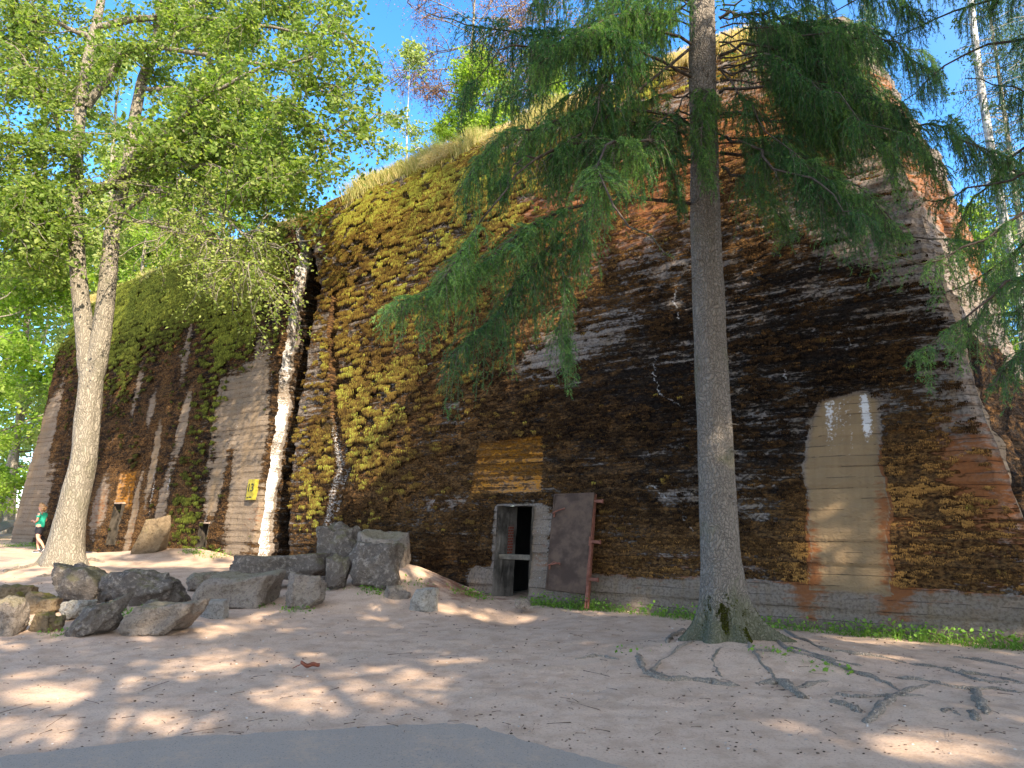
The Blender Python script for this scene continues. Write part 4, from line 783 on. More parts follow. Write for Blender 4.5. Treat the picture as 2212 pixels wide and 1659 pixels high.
rock((137,515,177,556),M_r4,27,'leaning light boulder with moss standing against the left bunker wall',.9,12,tilt=.35,shear=.42,rough=.03,Y=float(G(157/K,553/K)[1]),group=None)
# ------------------------------------------------------------------ rusty iron door
M_rust=simplemat('rusty_iron',(.045,.027,.018),(.095,.060,.040),4,.75,.35,.1); M_rust2=simplemat('rusty_red_iron',(.12,.045,.028),(.19,.075,.05),9,.8,.3)
t=NT(M_rust); 
dc=[W(x,y,e,True) for x,y,e in ((1178,1273,.55),(1264,1283,.50),(1284,1064,.22),(1197,1067,.24))]
dc=np.array(dc); bx=unit(dc[1]-dc[0]); bz=unit(dc[3]-dc[0]); bn=unit(np.cross(bx,bz)); 
if bn[1]>0: bn=-bn
IR=empty('iron_door',tuple(dc[0]),label='rusty brown iron door with hinge post and two lever handles leaning on the wall right of the doorway',cat='door')
def bx8(o_,u,v,n_,parent,name,m,bev=.004):
    b_=MB(); b_.box(np.array([o_,o_+u,o_+u+n_,o_+n_,o_+v,o_+v+u,o_+v+u+n_,o_+v+n_])); q=b_.build(name,m,IR); bv=q.modifiers.new('b','BEVEL'); bv.width=bev; bv.segments=2
    if parent: q.parent=parent; q.location=-Vector(parent.location)-Vector(IR.location)
    return q
Wd=np.linalg.norm(dc[1]-dc[0]); Hd=np.linalg.norm(dc[3]-dc[0]); 
pan=MB(); g_=24; uu,vv=np.meshgrid(np.linspace(0,1,g_),np.linspace(0,1,g_*2),indexing='ij')
P=dc[0]+(dc[1]-dc[0])*uu[...,None]+((dc[3]-dc[0])*(1-uu[...,None])+(dc[2]-dc[1])*uu[...,None])*vv[...,None]+bn*((fbm(uu*3,vv*5,1,3)-.5)*.02)[...,None]
i=np.arange(g_-1)[:,None]*g_*2; j=np.arange(g_*2-1)[None]; pan.add(P.reshape(-1,3),np.stack([i+j,i+g_*2+j,i+g_*2+j+1,i+j+1],-1).reshape(-1,4)); pan.add((P-bn*.055).reshape(-1,3),np.stack([i+j,i+g_*2+j,i+g_*2+j+1,i+j+1],-1).reshape(-1,4)[:,::-1])
# rim
ring=[dc[0],dc[1],dc[2],dc[3]]
for a_,b_ in zip(ring,ring[1:]+ring[:1]):
    u=unit(b_-a_); q=np.array([a_,b_,b_-bn*.07,a_-bn*.07]); cc=dc.mean(0); inn=unit(cc-(a_+b_)/2)*.03; pan.box(np.array([a_+bn*.008,b_+bn*.008,b_-bn*.07,a_-bn*.07,a_+bn*.008+inn,b_+bn*.008+inn,b_-bn*.07+inn,a_-bn*.07+inn]))
pan.build('panel',M_rust,IR,smooth=False)
post=bx8(dc[1]-bz*.12+bx*.012+bn*.02,bx*.055,bz*(Hd+.16),-bn*.09,None,'hinge_post',M_rust2)
for f in (.13,.50,.92):
    a_=dc[1]+bz*Hd*f+bx*.066
    h_=bx8(a_+bn*.02,bx*.15,bz*.055,-bn*.035,None,'hinge',M_rust2); bx8(a_+bx*.15+bn*.025-bz*.008,bx*.02,bz*.075,-bn*.05,h_,'hinge_pin',M_rust2)
    bx8(a_-bx*.05+bn*.034-bz*.05,bx*.03,bz*.16,-bn*.012,h_,'hinge_plate',M_rust2,.002)
for f,up_ in ((.235,.06),(.78,.10)):
    a_=dc[0]+bz*Hd*f+bx*.05+bn*.01; b_=MB(); b_.tube(bez([a_,a_+bn*.05,a_+bn*.07+bx*.08+bz*up_*.4,a_+bn*.06+bx*.24+bz*up_],12),[.014]*12,7)
    b_.tube([a_-bz*.06,a_+bz*.02],[.016,.016],7)
    if f<.5: b_.tube(bez([a_+bn*.03,a_+bn*.05+bx*.1+bz*.07,a_+bn*.05+bx*.2+bz*.05,a_+bn*.05+bx*.24+bz*.03],10),[.008]*10,6)
    b_.build('handle',M_rust2,IR,smooth=True)
b_=bx8(dc[1]-bz*.24+bn*.0+bx*.0,bx*.03,bz*.14,-bn*.03,None,'door_foot',M_rust2)
b_=bx8(dc[1]-bz*.24+bn*.0+bx*.05,bx*.03,bz*.14,-bn*.03,None,'door_foot',M_rust2)
bb=W(1192,1286,.45,True); bk=rock((545,594,556,602),simplemat('brick_red',(.2,.07,.05),(.3,.12,.08)),41,'small red brick lying under the iron door',.8,6,rough=.02,group=None,name='brick'); bk['category']='brick'
# ------------------------------------------------------------------ walking person at the far left
pf=G(79,1194); ps=24.0/700
PE=empty('person',tuple(pf),label='person with curly fair hair, green t-shirt and black shorts walking left with folded hands',cat='person')
M_skin=simplemat('skin',(.42,.22,.15),(.50,.27,.19),6,.6,0); M_shirt=simplemat('green_shirt',(.02,.30,.20),(.03,.36,.25),9,.9,.2); M_short=simplemat('black_shorts',(.012,.012,.018),(.02,.02,.028),9,.9,.2); M_hair=simplemat('fair_hair',(.28,.15,.07),(.46,.29,.15),30,.7,.6); M_shoe=simplemat('black_shoe',(.015,.015,.02),(.03,.03,.04)); M_sole=simplemat('white_sock',(.6,.6,.62),(.72,.72,.72))
PS=1.60/1.62
def skin(name,nodes,edges,m,parent=PE,sub=2):
    me=bpy.data.meshes.new(name); me.from_pydata([tuple(np.array(p)*PS) for p,r in nodes],edges,[]); o=bpy.data.objects.new(name,me); COL.objects.link(o)
    sm=o.modifiers.new('s','SKIN'); su=o.modifiers.new('u','SUBSURF'); su.levels=su.render_levels=sub
    for q,(p,r) in zip(me.skin_vertices[0].data,nodes):
        r=r if isinstance(r,tuple) else (r,r); q.radius=(r[0]*PS,r[1]*PS)
    me.skin_vertices[0].data[0].use_root=True
    me.materials.append(m); o.parent=parent
    for p_ in me.polygons: p_.use_smooth=True
    sm.use_smooth_shade=True; return o
# facing -x; y is across the body. hips at .84
nodes=[((.02,0,.84),.105),((.0,0,.98),.11),((.02,0,1.14),.115),((.045,0,1.30),.10),((.03,0,1.385),.045),((-.015,0,1.44),.062),((-.03,0,1.52),.082),((-.02,0,1.585),.055),
 ((.0,.09,.80),.095),((-.07,.10,.46),.055),((-.05,.10,.30),.058),((-.02,.10,.09),.034),((-.12,.10,.035),.03),
 ((.02,-.09,.80),.095),((.05,-.10,.48),.055),((.18,-.10,.36),.052),((.30,-.10,.17),.034),((.27,-.10,.08),.03),
 ((.045,.17,1.29),.05),((.06,.20,1.06),.036),((-.10,.13,1.02),.030),((-.21,.05,1.06),.024),
 ((.045,-.17,1.29),.05),((.02,-.21,1.07),.036),((-.12,-.12,1.03),.030),((-.22,-.03,1.08),.024)]
ed=[(0,1),(1,2),(2,3),(3,4),(4,5),(5,6),(6,7),(0,8),(8,9),(9,10),(10,11),(11,12),(0,13),(13,14),(14,15),(15,16),(16,17),(3,18),(18,19),(19,20),(20,21),(3,22),(22,23),(23,24),(24,25)]
# hands: palm then five unequal fingers each
for w_,sg in ((21,-1),(25,1)):
    b_=np.array(nodes[w_][0]); pal=b_+[-.045,sg*.02,.0]; k=len(nodes); nodes.append((tuple(pal),.020)); ed.append((w_,k))
    for q,(dy,L) in enumerate(((-.022,.05),(-.008,.06),(.008,.056),(.022,.042))):
        c1=pal+[-.02,dy*.8,.006]; c2=c1+[-.02-L*.3,sg*.015,-.006]; c3=c2+[-.0,sg*.018,-.014]; m=len(nodes); nodes+= [(tuple(c1),.009),(tuple(c2),.008),(tuple(c3),.0065)]; ed+=[(k,m),(m,m+1),(m+1,m+2)]
    c1=pal+[-.004,0,.022]; c2=c1+[-.02,sg*.006,.012]; m=len(nodes); nodes+=[(tuple(c1),.010),(tuple(c2),.008)]; ed+=[(k,m),(m,m+1)]
m=len(nodes); nodes+=[((-.115,0,1.505),.014),((-.10,0,1.47),.02)]; ed+=[(6,m),(5,m+1)]
skin('body',nodes,ed,M_skin,sub=2)
skin('shirt',[((.015,0,.80),(.14,.165)),((.0,0,.98),(.128,.15)),((.02,0,1.14),(.13,.15)),((.045,0,1.27),(.115,.13)),((.04,0,1.36),(.06,.07)),((.05,.16,1.29),.066),((.058,.195,1.17),.06),((.05,-.16,1.29),.066),((.03,-.20,1.17),.06)],[(0,1),(1,2),(2,3),(3,4),(3,5),(5,6),(3,7),(7,8)],M_shirt)
skin('shorts',[((.02,0,.93),(.125,.14)),((.02,0,.80),(.145,.155)),((-.01,.085,.74),.11),((-.045,.10,.56),.092),((.025,-.085,.74),.11),((.045,-.10,.57),.092)],[(0,1),(1,2),(2,3),(1,4),(4,5)],M_short)
hn=[((.01,0,1.60),.075),((.05,0,1.56),.09),((.085,0,1.47),.085),((.10,0,1.40),.06),((.05,.07,1.48),.06),((.05,-.07,1.48),.06),((.07,.07,1.40),.045),((.07,-.07,1.40),.045),((-.04,0,1.615),.05)]
h_=skin('hair',hn,[(0,1),(1,2),(2,3),(1,4),(1,5),(4,6),(5,7),(0,8)],M_hair); dm=h_.modifiers.new('d','DISPLACE'); tx=bpy.data.textures.new('curls','CLOUDS'); tx.noise_scale=.03; dm.texture=tx; dm.strength=.05
for sx,sy,sz_,an in ((-.02,.10,.03,0.),(.30,-.10,.12,-.9)):
    def rp(a): 
        x,z=a; return (sx+x*math.cos(an)-z*math.sin(an),sy,sz_+x*math.sin(an)*-1*-1+z*math.cos(an)) if an==0 else (sx+x*.55-z*.3,sy,sz_+x*.75*-1*-1*-1*-1+z*.6-.0)
    s_=skin('shoe',[(rp((.045,.02)),.036),(rp((-.04,.015)),.040),(rp((-.13,.0)),.036),(rp((-.18,-.002)),.026)],[(0,1),(1,2),(2,3)],M_shoe,sub=2)
    skin('sock',[(rp((.02,.045)),.036),(rp((.01,.10)),.038)],[(0,1)],M_sole)
    q=skin('sole',[(rp((.05,-.012)),(.034,.014)),(rp((-.05,-.014)),(.038,.014)),(rp((-.19,-.016)),(.03,.014))],[(0,1),(1,2)],M_sole,parent=s_)
print('objects ok')
# ------------------------------------------------------------------ grasses, weeds, litter
def blades(mb,P,d,L,wd,rnd,droop,rg):
    n=len(P); s_=unit(np.cross(d,rg.normal(size=(n,3)))); L=L[:,None]; dr=np.array([0,0,-1.])*droop[:,None]
    a=P; b=P+d*L*.4+dr*L*.06; c=P+d*L*.75+dr*L*.32; e=P+d*L+dr*L*.85; w_=wd[:,None]
    V=np.stack([a-s_*w_,a+s_*w_,b+s_*w_*.8,b-s_*w_*.8,c+s_*w_*.55,c-s_*w_*.55,e],1); q=np.arange(n)[:,None]*7
    mb.add(V.reshape(-1,3),np.concatenate([q+[0,1,2,3],q+[3,2,4,5]]),0,np.repeat(rnd,7)); mb.f3.append(q+np.array([5,4,6])+ (mb.n-7*n)); mb.m3.append(np.zeros(n,int))
def rim(rg,n,t0,t1,ztb,tufty,Ls):
    k=rg.uniform(t0,t1,int(n/26)); t=np.repeat(k,26)+rg.normal(0,.13,len(k)*26); th=np.clip(np.repeat(rg.normal(1.05,.12,len(k)),26)+rg.normal(0,.05,len(t)),.55,1.5)
    g=fbm(t*.6,tufty,2,3)>.36; t,th=t[g],th[g]; z=ZS+(ztb-ZS)*np.sin(th); o=BT*z+RR*(1-np.cos(th)); P=np.stack([P0[0]+D[0]*t-N[0]*o,P0[1]+D[1]*t-N[1]*o,z+.02],-1)
    n=len(t); hang=fbm(t*.9,tufty+4,1,2)>.5
    d=unit(np.array([N[0],N[1],0])*np.where(hang,.9,.25)[:,None]+np.array([0,0,1.])*np.where(hang,.55,1.1)[:,None]+rg.normal(size=(n,3))*.28)
    L=Ls*rg.uniform(.35,1.2,n)*(.6+.8*fbm(t*1.3,9,tufty,2)); return P,d,L,rg,hang,t
rg=np.random.default_rng(61); mb=MB()
for n_,t0,t1,zt_,ty,Ls in ((26000,1.5,17.2,ZT,2.,.62),(9000,17.5,34,zt_L,7.,.6)):
    P,d,L,_,hang,t=rim(rg,n_,t0,t1,zt_,ty,Ls); blades(mb,P,d,L,np.full(len(P),.0065),np.clip(np.where(hang,.75,.42)+rg.normal(0,.2,len(P)),0,1),np.where(hang,1.1,.35),rg)
tag(mb.build('roof_grass',M_grass),'dry straw coloured and green grass growing along the roof edge of the bunker','grass',kind='stuff')
mb=MB()
def patch(x,y,sx,sy,n,hgt,leafy,rg):
    px=x+rg.normal(0,sx,n); py=y+rg.normal(0,sy,n); ok=((np.stack([px,py],-1)-P0)@N>.02-BT*.0); px,py=px[ok],py[ok]; n=len(px); P=np.stack([px,py,gz(px,py)-.01],-1)
    d=unit(rg.normal(size=(n,3))*.35+[0,0,1.]); blades(mb,P,d,hgt*rg.uniform(.3,1.1,n),np.full(n,.0045),np.clip(rg.normal(.55,.25,n),0,1),rg.uniform(.2,.8,n),rg)
    m=int(n*leafy); k=rg.integers(0,n,m); C=P[k]+np.stack([rg.normal(0,.05,m),rg.normal(0,.05,m),rg.uniform(.03,.9,m)*hgt],-1); add_leaves(mb,C,.055,np.clip(rg.normal(.6,.22,m),0,1),up=1.6,rg=rg,asp=.75)
for t in np.arange(-2.5,8.4,.17):
    p=P0+D*t+N*(.20+.16*fbm(t*1.3,5,5,2)); g=fbm(t*1.1,3,3,3)
    if (g>.42 or t<4) and not d_t0-.15<t<d_t1+.15: patch(p[0],p[1],.12,.09,int(70*g*(1.5 if t<3.5 else 1)),.14+.30*g*rg.random(),.9,rg)
for (a,b,n,hh_) in ((905,1180,160,.28),(940,1200,150,.25),(980,1225,110,.2),(1010,1285,60,.15),(1030,1290,60,.15),(815,1283,60,.12),(800,1275,40,.12),(590,1308,14,.1),(290,1330,50,.12),(300,1320,40,.1),(110,1345,30,.1),(1255,1300,90,.18),(1195,1305,60,.12),(1350,1312,120,.3),(1700,1410,26,.06),(1790,1443,40,.05),(1380,1402,12,.05),(460,1205,30,.3),(245,1186,80,.2),(50,1180,300,.15),(110,1185,200,.15),(270,1190,120,.18),(420,1196,90,.2),(500,1202,90,.2),(560,1206,60,.18),(230,1352,40,.1),(640,1322,40,.1),(700,1275,30,.1),(900,1262,40,.12),(120,1372,30,.08)):
    p=G(a,b); patch(p[0],p[1],.16 if b>1190 else .5,.10 if b>1190 else .2,n,hh_,.8,rg)
tag(mb.build('weeds',M_weed),'fresh green weeds and grass tufts growing at the foot of the bunker wall','weeds',kind='stuff')
# litter: pebbles, needles, twigs, bark chips
M_lit=leafmat('litter',(.06,.042,.032),(.17,.12,.09),(.48,.44,.40),0.,.9); mb=MB(); rg=np.random.default_rng(8)
n=2200; py=5.2+ (rg.random(n)**1.7)*11; px=rg.uniform(-.8,.8,n)*py; sz_=rg.uniform(.003,.011,n)*(1+.05*py); ico,icf=make_ico(1)
for k in range(n):
    v=ico*(1+rg.normal(0,.18,(len(ico),1)))*np.array([1,rg.uniform(.6,1),.55])*sz_[k]; z=float(0); mb.add(v+[px[k],py[k],0],icf,0,float(np.clip(rg.normal(.35,.25)+(.5 if rg.random()<.12 else 0),0,1)))
zz_=gz(px,py)
for k in range(n): mb.v[k][:,2]+=zz_[k]+.15*sz_[k]
n=420; py=5.6+(rg.random(n)**1.5)*11; px=rg.uniform(-.8,.8,n)*py; z=gz(px,py)+.012; a=rg.uniform(0,6.28,n); L=rg.uniform(.02,.07,n)*(1+2*(rg.random(n)<.06)); w_=rg.uniform(.0015,.004,n)
d=np.stack([np.cos(a),np.sin(a),0*a],-1)*L[:,None]; s_=np.stack([-np.sin(a),np.cos(a),0*a],-1)*w_[:,None]; C=np.stack([px,py,z],-1)
mb.add(np.stack([C-d-s_,C-d+s_,C+d+s_,C+d-s_,C-d*.9+[0,0,.006],C+d*.9+[0,0,.008]],1).reshape(-1,3),np.concatenate([np.arange(n)[:,None]*6+[0,1,5,4],np.arange(n)[:,None]*6+[4,5,2,3]]),0,np.repeat(rg.uniform(0,.45,n),6))
tag(mb.build('forest_litter',M_lit),'scattered pebbles, twigs and bark chips on the trodden sand','litter',kind='stuff')
p=G(668,1448); mb=MB(); u=np.linspace(-1,1,13); vv=np.linspace(-1,1,7); U,Vv=np.meshgrid(u,vv,indexing='ij'); wl=.05*(1-np.abs(U)**2.2)*np.where(U<0,1-.2*U,1); Pp=np.stack([U*.10,Vv*wl,.03+.035*Vv**2+.02*U**2+.01*np.sin(U*5)],-1)
i=np.arange(12)[:,None]*7; j=np.arange(6)[None]; mb.add(Pp.reshape(-1,3),np.stack([i+j,i+7+j,i+8+j,i+j+1],-1).reshape(-1,4)); mb.tube([[-.10,0,.05],[-.14,.01,.03],[-.17,.03,.005]],[.003,.003,.002],5)
o=mb.build('dead_leaf',simplemat('brown_leaf',(.16,.05,.03),(.24,.08,.045),30),smooth=True); o.location=(p[0],p[1],p[2]+.002); o.rotation_euler=(0,.1,.3); so_=o.modifiers.new('s','SOLIDIFY'); so_.thickness=.002; tag(o,'curled reddish brown dead leaf lying alone on the sand','leaf')
def logobj(a,b,c,d_,r,label,mt,dz=.0):
    p=G(a,b); q=G(c,d_); P=bez([p+[0,0,r*.7],(p+q)/2+[0,0,r*.9+dz*.5],q+[0,0,r*.7+dz]],14); m=MB(); m.tube(P-p,r*(1+.18*(fbm(np.arange(14)*.7,a,1,3)-.5)),14,wob=.05); o=m.build('log',mt,smooth=True); o.location=tuple(p); return tag(o,label,'log')
logobj(1448,1327,1505,1322,.055,'short reddish broken log lying behind the spruce trunk',simplemat('rotten_wood',(.10,.05,.035),(.2,.11,.08),14))
logobj(-60,1172,30,1150,.22,'dark fallen log at the far left edge beside the left end of the bunker',M_bark3,.5)
# ------------------------------------------------------------------ forest beyond the bunker
GL='forest trees beyond the left end of the bunker'
f1=broad('forest_tree',(-25.5,34,.6),19,4.2,.22,2.5,26,3,6,.26,label='bright green forest tree at the far left edge, nearest the bunker end',group=GL,lm=M_leafb,bark=M_bark3,seed=41,rnd0=.55)
f2=broad('forest_tree',(-31,44,.8),22,4.6,.25,3.5,26,3,6,.30,label='pale green forest tree standing farther back at the left edge',group=GL,lm=M_leafp,bark=M_bark3,seed=42,rnd0=.5)
f3=broad('forest_tree',(-19.5,37,.6),17,4.4,.2,2,26,3,6,.26,label='bright green tree rising just behind the left bunker block beside the forked trunk',group=GL,lm=M_leafb,bark=M_bark3,seed=43,rnd0=.5)
for k,(src,x,y,s_,lb_) in enumerate(((f2,-24,40,1.,'pale leafy tree behind the forked trunk of the linden'),(f1,-29.5,39,1.05,'bright green tree between the left picture edge and the pale tree'),(f1,-36,50,1.2,'bright green tall tree far back at the left edge'),(f2,-30,56,1.25,'pale tall tree far back behind the gap beside the bunker end'),
   (f3,-23.8,31.5,.42,'low bright bush like tree right beside the bunker end'),(f3,-27,33,.40,'low green bush like tree at the left edge near the log'),(f3,-34,43,.55,'low green bush like tree farther back at the left edge'),(f2,-39,58,1.2,'pale tree farthest back at the left edge'),(f1,-21,46,1.15,'bright green tree far behind the left bunker block'),(f3,-28,48,.6,'low green understory tree far back beside the bunker end'),(f1,-42,70,1.4,'bright green tree farthest behind the left end of the bunker'),(f3,-33,62,1.2,'green understory tree farthest back beside the bunker'))):
    clone(src,(x,y,.6),lb_,s_,k*1.3+.4)
GR='trees growing on and behind the bunker roof'
def roofpt(dx,dy,Y): p=at(dx,dy,Y); return (p[0],p[1],p[2])
for k,(src,dx,dy,Y,s_,lb_) in enumerate(((f3,300,690,31,.52,'bright green tree on the roof just right of the forked trunk'),(f3,385,640,31,.60,'bright green tree on the roof, second right of the forked trunk'),(f1,470,600,30,.50,'green tree on the roof in the middle of the left block'),(f3,560,560,29,.44,'green tree on the roof left of the wide crack'),(f3,430,600,36,.8,'taller green tree behind the roof trees of the left block'),(f2,250,700,36,.8,'pale green tree behind the roof beside the forked trunk'),(f3,620,520,27,.22,'small green bush on the roof at the wide crack'))):
    o=clone(src,roofpt(dx,dy,Y),lb_,s_,k*.9); o['group']=GR
s1=broad('sapling',roofpt(1060,330,21.5),4.0,1.5,.05,.6,16,4,6,.13,label='bright green sapling on the roof behind the left spruce branches',group=GR,lm=M_leafb,bark=M_bark3,seed=51,rnd0=.5,tl=.5)
s2=broad('sapling',roofpt(880,350,21.0),4.6,.8,.035,.3,10,2,4,.12,label='slender pale birch sapling on the roof edge against the sky',group=GR,lm=M_leafp,bark=M_birch,seed=52,rnd0=.4,tl=.35)
s3=broad('dead_tree',roofpt(1010,345,22),7.8,3.4,.12,2.6,30,4,7,.06,label='half dead tree with reddish dry twigs on the roof against the sky',group=GR,lm=M_dry,bark=M_bark3,seed=53,rnd0=.5,tl=.8)
o=clone(s1,roofpt(1180,290,22.5),'green sapling on the roof right of the half dead tree',.75,2.); o['group']=GR
o=clone(s1,roofpt(960,345,21.3),'low green bush on the roof edge left of the tall sapling',.3,1.); o['group']=GR
GB='trees beyond the right end of the bunker'
def far_spruce(name,base,h,r,seed,label,group):
    rg=np.random.default_rng(seed); T=MB(); Cm=MB(); T.tube([[0,0,0],[0,0,h]],[.2,.02],8)
    for z in np.arange(h*.12,h,.33):
        for k in range(5):
            a=rg.uniform(0,6.28); L=r*(1-z/h)**.8*rg.uniform(.7,1.1)+.2; q=wander((0,0,z),(math.cos(a),math.sin(a),.15),L,6,.11,.06,rg); T.tube(q,np.linspace(.025,.005,7),3,cap=False)
            u=rg.random((60,1)); i_=rg.integers(1,6,60); C=q[i_]+(q[np.minimum(i_+1,6)]-q[i_])*u; hang=rg.random((60,1))**1.3*.55; C=C+rg.normal(size=(60,3))*np.array([.12,.12,.05])-np.array([0,0,1.])*hang
            n=len(C); tv=np.array([0,0,-1.])*.14+rg.normal(size=(n,3))*.05; sv=unit(np.cross(tv,rg.normal(size=(n,3))))*.016; Cm.add(np.stack([C-sv,C+sv,C+tv],1).reshape(-1,3),np.arange(n)[:,None]*3+[0,1,2],0,np.repeat(np.clip(rg.normal(.4,.2,n),0,1),3))
    o=empty(name,base,label=label,cat='tree',group=group)
    for mb_,nm,ms in ((T,'trunk',[M_bark3]),(Cm,'crown',[M_needle_far])):
        mb_.v=[v+np.array(base) for v in mb_.v]; mb_.build(nm,ms,o)
    return o
fs=far_spruce('far_spruce',tuple(at(2300,1150,24)[:2])+(0,),24,4.2,71,'dark drooping spruce at the right edge behind the birch',GB)
clone(fs,tuple(at(1990,1150,27)[:2])+(0,),'dark spruce behind the top right corner of the bunker',1.05,1.); clone(fs,tuple(at(2420,1150,21)[:2])+(0,),'dark spruce half outside the right picture edge',1.,2.)
clone(fs,tuple(at(1840,1150,31)[:2])+(0,),'dark spruce farthest left behind the right part of the bunker roof',1.15,1.7)
for k,(src,dx,Y,s_,lb_) in enumerate(((f1,2190,34,.9,'bright green tree low behind the right end of the bunker'),(f3,2090,38,.9,'bright green tree behind the orange end face of the bunker'),(f2,2270,30,.6,'pale green bush like tree at the right picture edge'),(f3,2240,26,.45,'low bright green tree in front of the far right trees'))):
    o=clone(src,tuple(at(dx,1150,Y)[:2])+(0,),lb_,s_,k*1.7); o['group']=GB
def bare_tree(name,pts,Y,r,mt,label,seed,lm):
    P=bez([at(a,b,Y) for a,b in pts],24); T=MB(); Cm=MB(); rg=np.random.default_rng(seed); T.tube(P-P[0],np.linspace(r,r*.55,24),12,wob=.03); tips=[]
    for k in range(26):
        i_=rg.integers(10,23); q=wander(P[i_]-P[0],unit(rg.normal(size=3)*np.array([1,1,.4])+[0,0,.5]),rg.uniform(1.,2.4),6,.16,.18,rg); T.tube(q,np.linspace(.025,.005,7),4,cap=False); tips+=list(q[3:])
    twigs_leaves(Cm,np.array(tips),3,.5,5,.12,.5,bark=.004,rg=rg); Cm.v=[v+P[0] for v in Cm.v]; T.v=[v+P[0] for v in T.v]
    o=empty(name,tuple(P[0]),label=label,cat='tree',group=GB); T.build('trunk',mt,o,smooth=True); Cm.build('crown',[lm,M_twig],o)
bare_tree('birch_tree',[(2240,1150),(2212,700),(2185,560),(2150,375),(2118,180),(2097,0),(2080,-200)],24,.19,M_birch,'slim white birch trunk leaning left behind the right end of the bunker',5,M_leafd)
# neighbour spruce just outside the right edge, its branches reach into the picture
nb=at(2640,1380,6.2); ns=empty('spruce_tree',(nb[0],nb[1],0.),label='spruce outside the right edge whose fresh green branches hang into the picture',cat='tree')
mb=MB(); mb.tube(np.array([[nb[0],nb[1],z] for z in np.linspace(-.2,16,30)]),np.linspace(.24,.06,30),20,wob=.02); needles=[];tw=[]
NB=[([(2640,330),(2420,380),(2200,470),(2050,560),(1905,545)],[0,.2,.4,.5,.6],.5,.5,.1,1.3),([(2640,430),(2400,500),(2200,600),(2080,690),(1985,760)],[0,.2,.3,.4,.4],.5,.4,.1,1.3),([(2640,520),(2400,600),(2260,700),(2190,780),(2140,850)],[0,.2,.4,.5,.5],.45,.4,.1,1.3),
([(2640,300),(2350,330),(2150,400),(2010,440)],[0,.6,1.2,1.6],.5,.5,.1,1.2),([(2640,620),(2450,660),(2300,720),(2200,760)],[0,.1,.2,.3],.45,.4,.1,1.3),([(2640,100),(2350,80),(2100,110),(1950,220)],[0,.8,1.4,1.8],.6,.8,.1,1.),([(2640,0),(2300,-20),(2080,20),(1900,90)],[0,.8,1.5,2.],.6,.9,.1,1.),([(2640,-60),(2200,-80),(1950,-40),(1780,40)],[0,.8,1.5,2.],.7,.9,.1,1.),
([(2640,200),(2400,220),(2230,300),(2110,420),(2060,520)],[0,.8,1.4,1.8,2.],.6,.7,.1,1.1),([(2640,380),(2450,360),(2280,420),(2130,330),(2050,250)],[0,.8,1.5,2.,2.2],.6,.6,.1,1.2),([(2640,260),(2400,200),(2240,200),(2090,170)],[0,.8,1.5,2.],.6,.7,.1,1.2),([(2640,450),(2420,460),(2250,500),(2120,600),(2010,640)],[0,1.,1.8,2.2,2.4],.55,.5,.1,1.2),([(2640,500),(2440,420),(2300,560),(2220,650),(2120,690)],[0,.4,.8,1.,1.1],.5,.5,.1,1.3),([(2640,560),(2450,540),(2290,560),(2150,640),(2060,740)],[0,.5,1.,1.3,1.4],.5,.5,.1,1.2)]
for bi,(pp_,dep,L0,hang,bare,dens) in enumerate(NB):
    ax=bez([at(a,b,6.2+d) for (a,b),d in zip(pp_,dep)],14); ax[1:]+=np.random.default_rng(200+bi).normal(size=(13,3))*.02; mb.tube(ax,np.linspace(.028,.005,14),6,1)
    spruce_spray(needles,tw,ax,L0,hang,dens*1.4,bare,seed=300+bi,nd=190)
mb.build('trunk',[M_bark,M_limb],ns,smooth=True); finish_needles(needles,tw,'crown',[M_needle,M_twig],ns)
# ------------------------------------------------------------------ unseen trees behind the camera, crowns thinned to shape the dappled shade
BND=WL([(880,1180),(1000,930),(1150,780),(1330,670),(1430,500),(1560,330)]); bo=np.argsort(BND[:,1])
LITG=[(790,1515,210,42),(850,1470,120,20),(560,1437,170,16),(420,1470,90,14),(140,1512,110,26),(40,1478,60,20),(230,1592,230,34),(60,1345,70,18),(530,1352,50,26),(1200,1335,260,9),(1450,1330,150,7),(1900,1392,180,9),(2110,1640,150,40),(1750,1590,60,14),(930,1225,40,30),(350,1215,200,8),(60,1212,110,7),(450,1190,80,8),(1950,1430,60,5),(20,1245,50,8),(1300,1400,40,6),(2150,1500,30,6),(1010,1440,60,6)]
LG=[]
for a,b,rx,ry in LITG:
    p=G(a,b); q=G(a+rx,b); u_=G(a,b-ry); v_=G(a,b+ry); LG.append((p[0],(u_[1]+v_[1])/2,abs(q[0]-p[0])*1.12,abs(u_[1]-v_[1])/2*1.2))
PL=W(1835,1160); PL2=W(1890,1240)
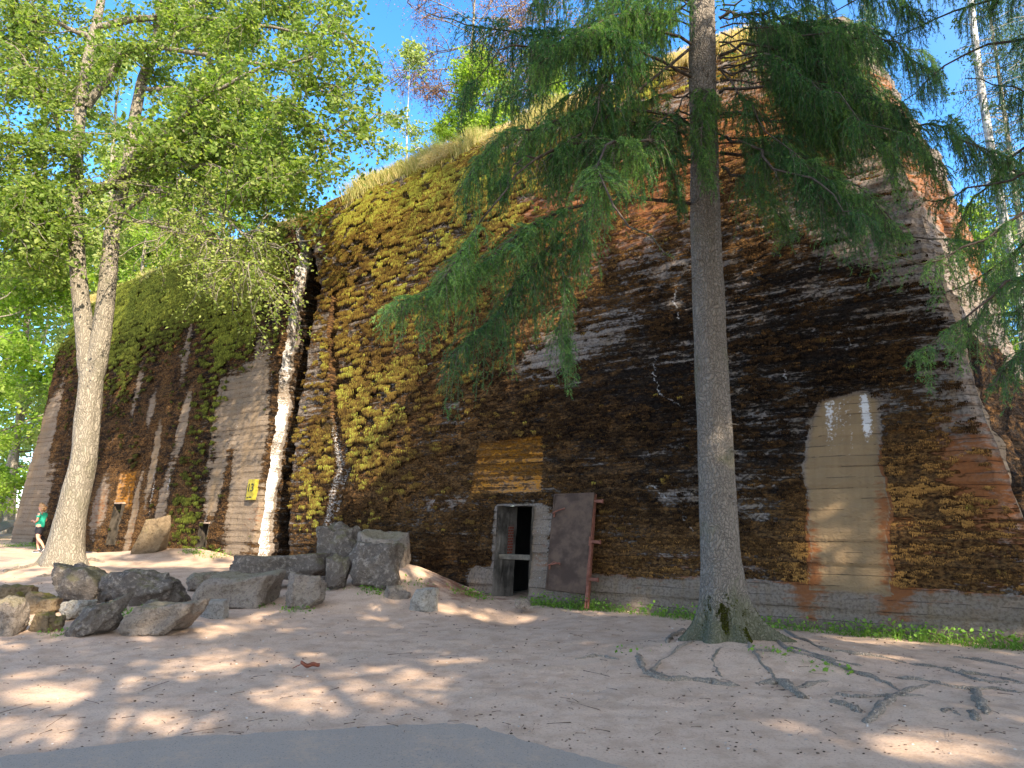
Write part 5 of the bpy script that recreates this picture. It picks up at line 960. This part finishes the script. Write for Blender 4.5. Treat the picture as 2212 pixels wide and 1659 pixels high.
def keepprob(Pn):  # share of leaves kept, so that sun reaches chosen patches
    lam=(Pn[:,2]-.2)/S[2]; g=Pn[:,:2]-S[None,:2]*lam[:,None]
    f0=(Pn[:,:2]-P0)@N+BT*Pn[:,2]; lw=f0/(S[:2]@N+BT*S[2]); zw=Pn[:,2]-lw*S[2]; tw_=(Pn[:,:2]-S[None,:2]*lw[:,None]-P0)@D; onw=(zw>.2)
    tb=np.interp(zw,BND[bo,1],BND[bo,0]); kw=ss(tb+.9,tb-.5,tw_); kw=np.maximum(kw,.01+.30*ss(.52,.62,fbm(tw_*.8,zw*.5,3.,3)))
    kw*=1-.97*ss(1.25,.5,np.hypot((tw_-PL[0])/1.0,(zw-PL[1])/.85)); kw*=1-.6*ss(1.2,.6,np.hypot((tw_-6.)/3.,(zw-.75)/.35)); kw*=1-.75*ss(7.8,9.5,zw)
    kw=np.where(tw_>15.5,(.02+.30*ss(.50,.62,fbm(tw_*.6,zw*.25,9.,3)))*ss(17.8,19,tw_),kw)
    kg=np.full(len(Pn),1.)
    for x,y,rx,ry in LG: kg=kg*(1-1.*ss(1.6,.7,np.hypot((g[:,0]-x)/rx,(g[:,1]-y)/max(ry,.15))))
    kg=kg*(1-.5*ss(.58,.66,fbm(g[:,0]*.9,g[:,1]*1.4,4.,3)))
    gd=np.hypot(g[:,0],g[:,1]); vis=(g[:,1]>3.2)&(np.abs(g[:,0])<.80*g[:,1]+1.)&(gd<34); kg=np.where(vis,kg,.10); kw=np.where((tw_>-1.5)&(tw_<36)&(zw<12.5),kw,.05)
    return np.where(onw,kw,kg)
M_sh=leafmat('shade_tree_leaves',(.07,.11,.02),(.12,.17,.04),(.2,.24,.07),.55); SH=[(-7,-9),(-1.5,-12),(-13,-7),(2,-3.5),(6.5,-7),(10,-3),(9,-10),(13.5,-6.5),(14,-1),(18,-4),(-3,-5.5),(3,-10),(19,2.),(12,-13),(24,0),(-8,-3),(5.5,-1.5),(16,-11)]
names=['left back row behind the viewpoint','middle back row behind the viewpoint','far left back row','nearest behind the viewpoint','right behind the viewpoint','closest on the right side','second row on the right','third row on the right','beside the right picture edge','outer right','left behind the viewpoint','second row behind','beyond the right neighbour spruce','last row behind','outermost on the right','outer left behind','between the nearest two','last row on the right']
for k,(x,y) in enumerate(SH):
    rg=np.random.default_rng(500+k); T,Cm=broad_mesh(17+3*rg.random(),4.6,.22,5.5,30,2,7,.27,None,None,500+k,rnd0=.4,tl=1.1)
    base=np.array([x,y,0.]); o=empty('shade_tree',tuple(base),label='leafy shade tree outside the picture, crown thinned to let sun patches through, '+names[k],cat='tree',group='trees around the clearing outside the picture')
    out=MB()
    for v,f in zip(Cm.v,[None]*len(Cm.v)): pass
    q=Cm.v[0].reshape(-1,4,3)+base; c_=q.mean(1); kp=rg.random(len(c_))<keepprob(c_); q=q[kp]
    out.add(q.reshape(-1,3),np.arange(len(q))[:,None]*4+[0,1,2,3],0,Cm.r[0].reshape(-1,4)[kp].ravel()); out.build('crown',M_sh,o)
    T.v=[v+base for v in T.v]; T.build('trunk',M_bark3,o,smooth=True)
print('all ok')
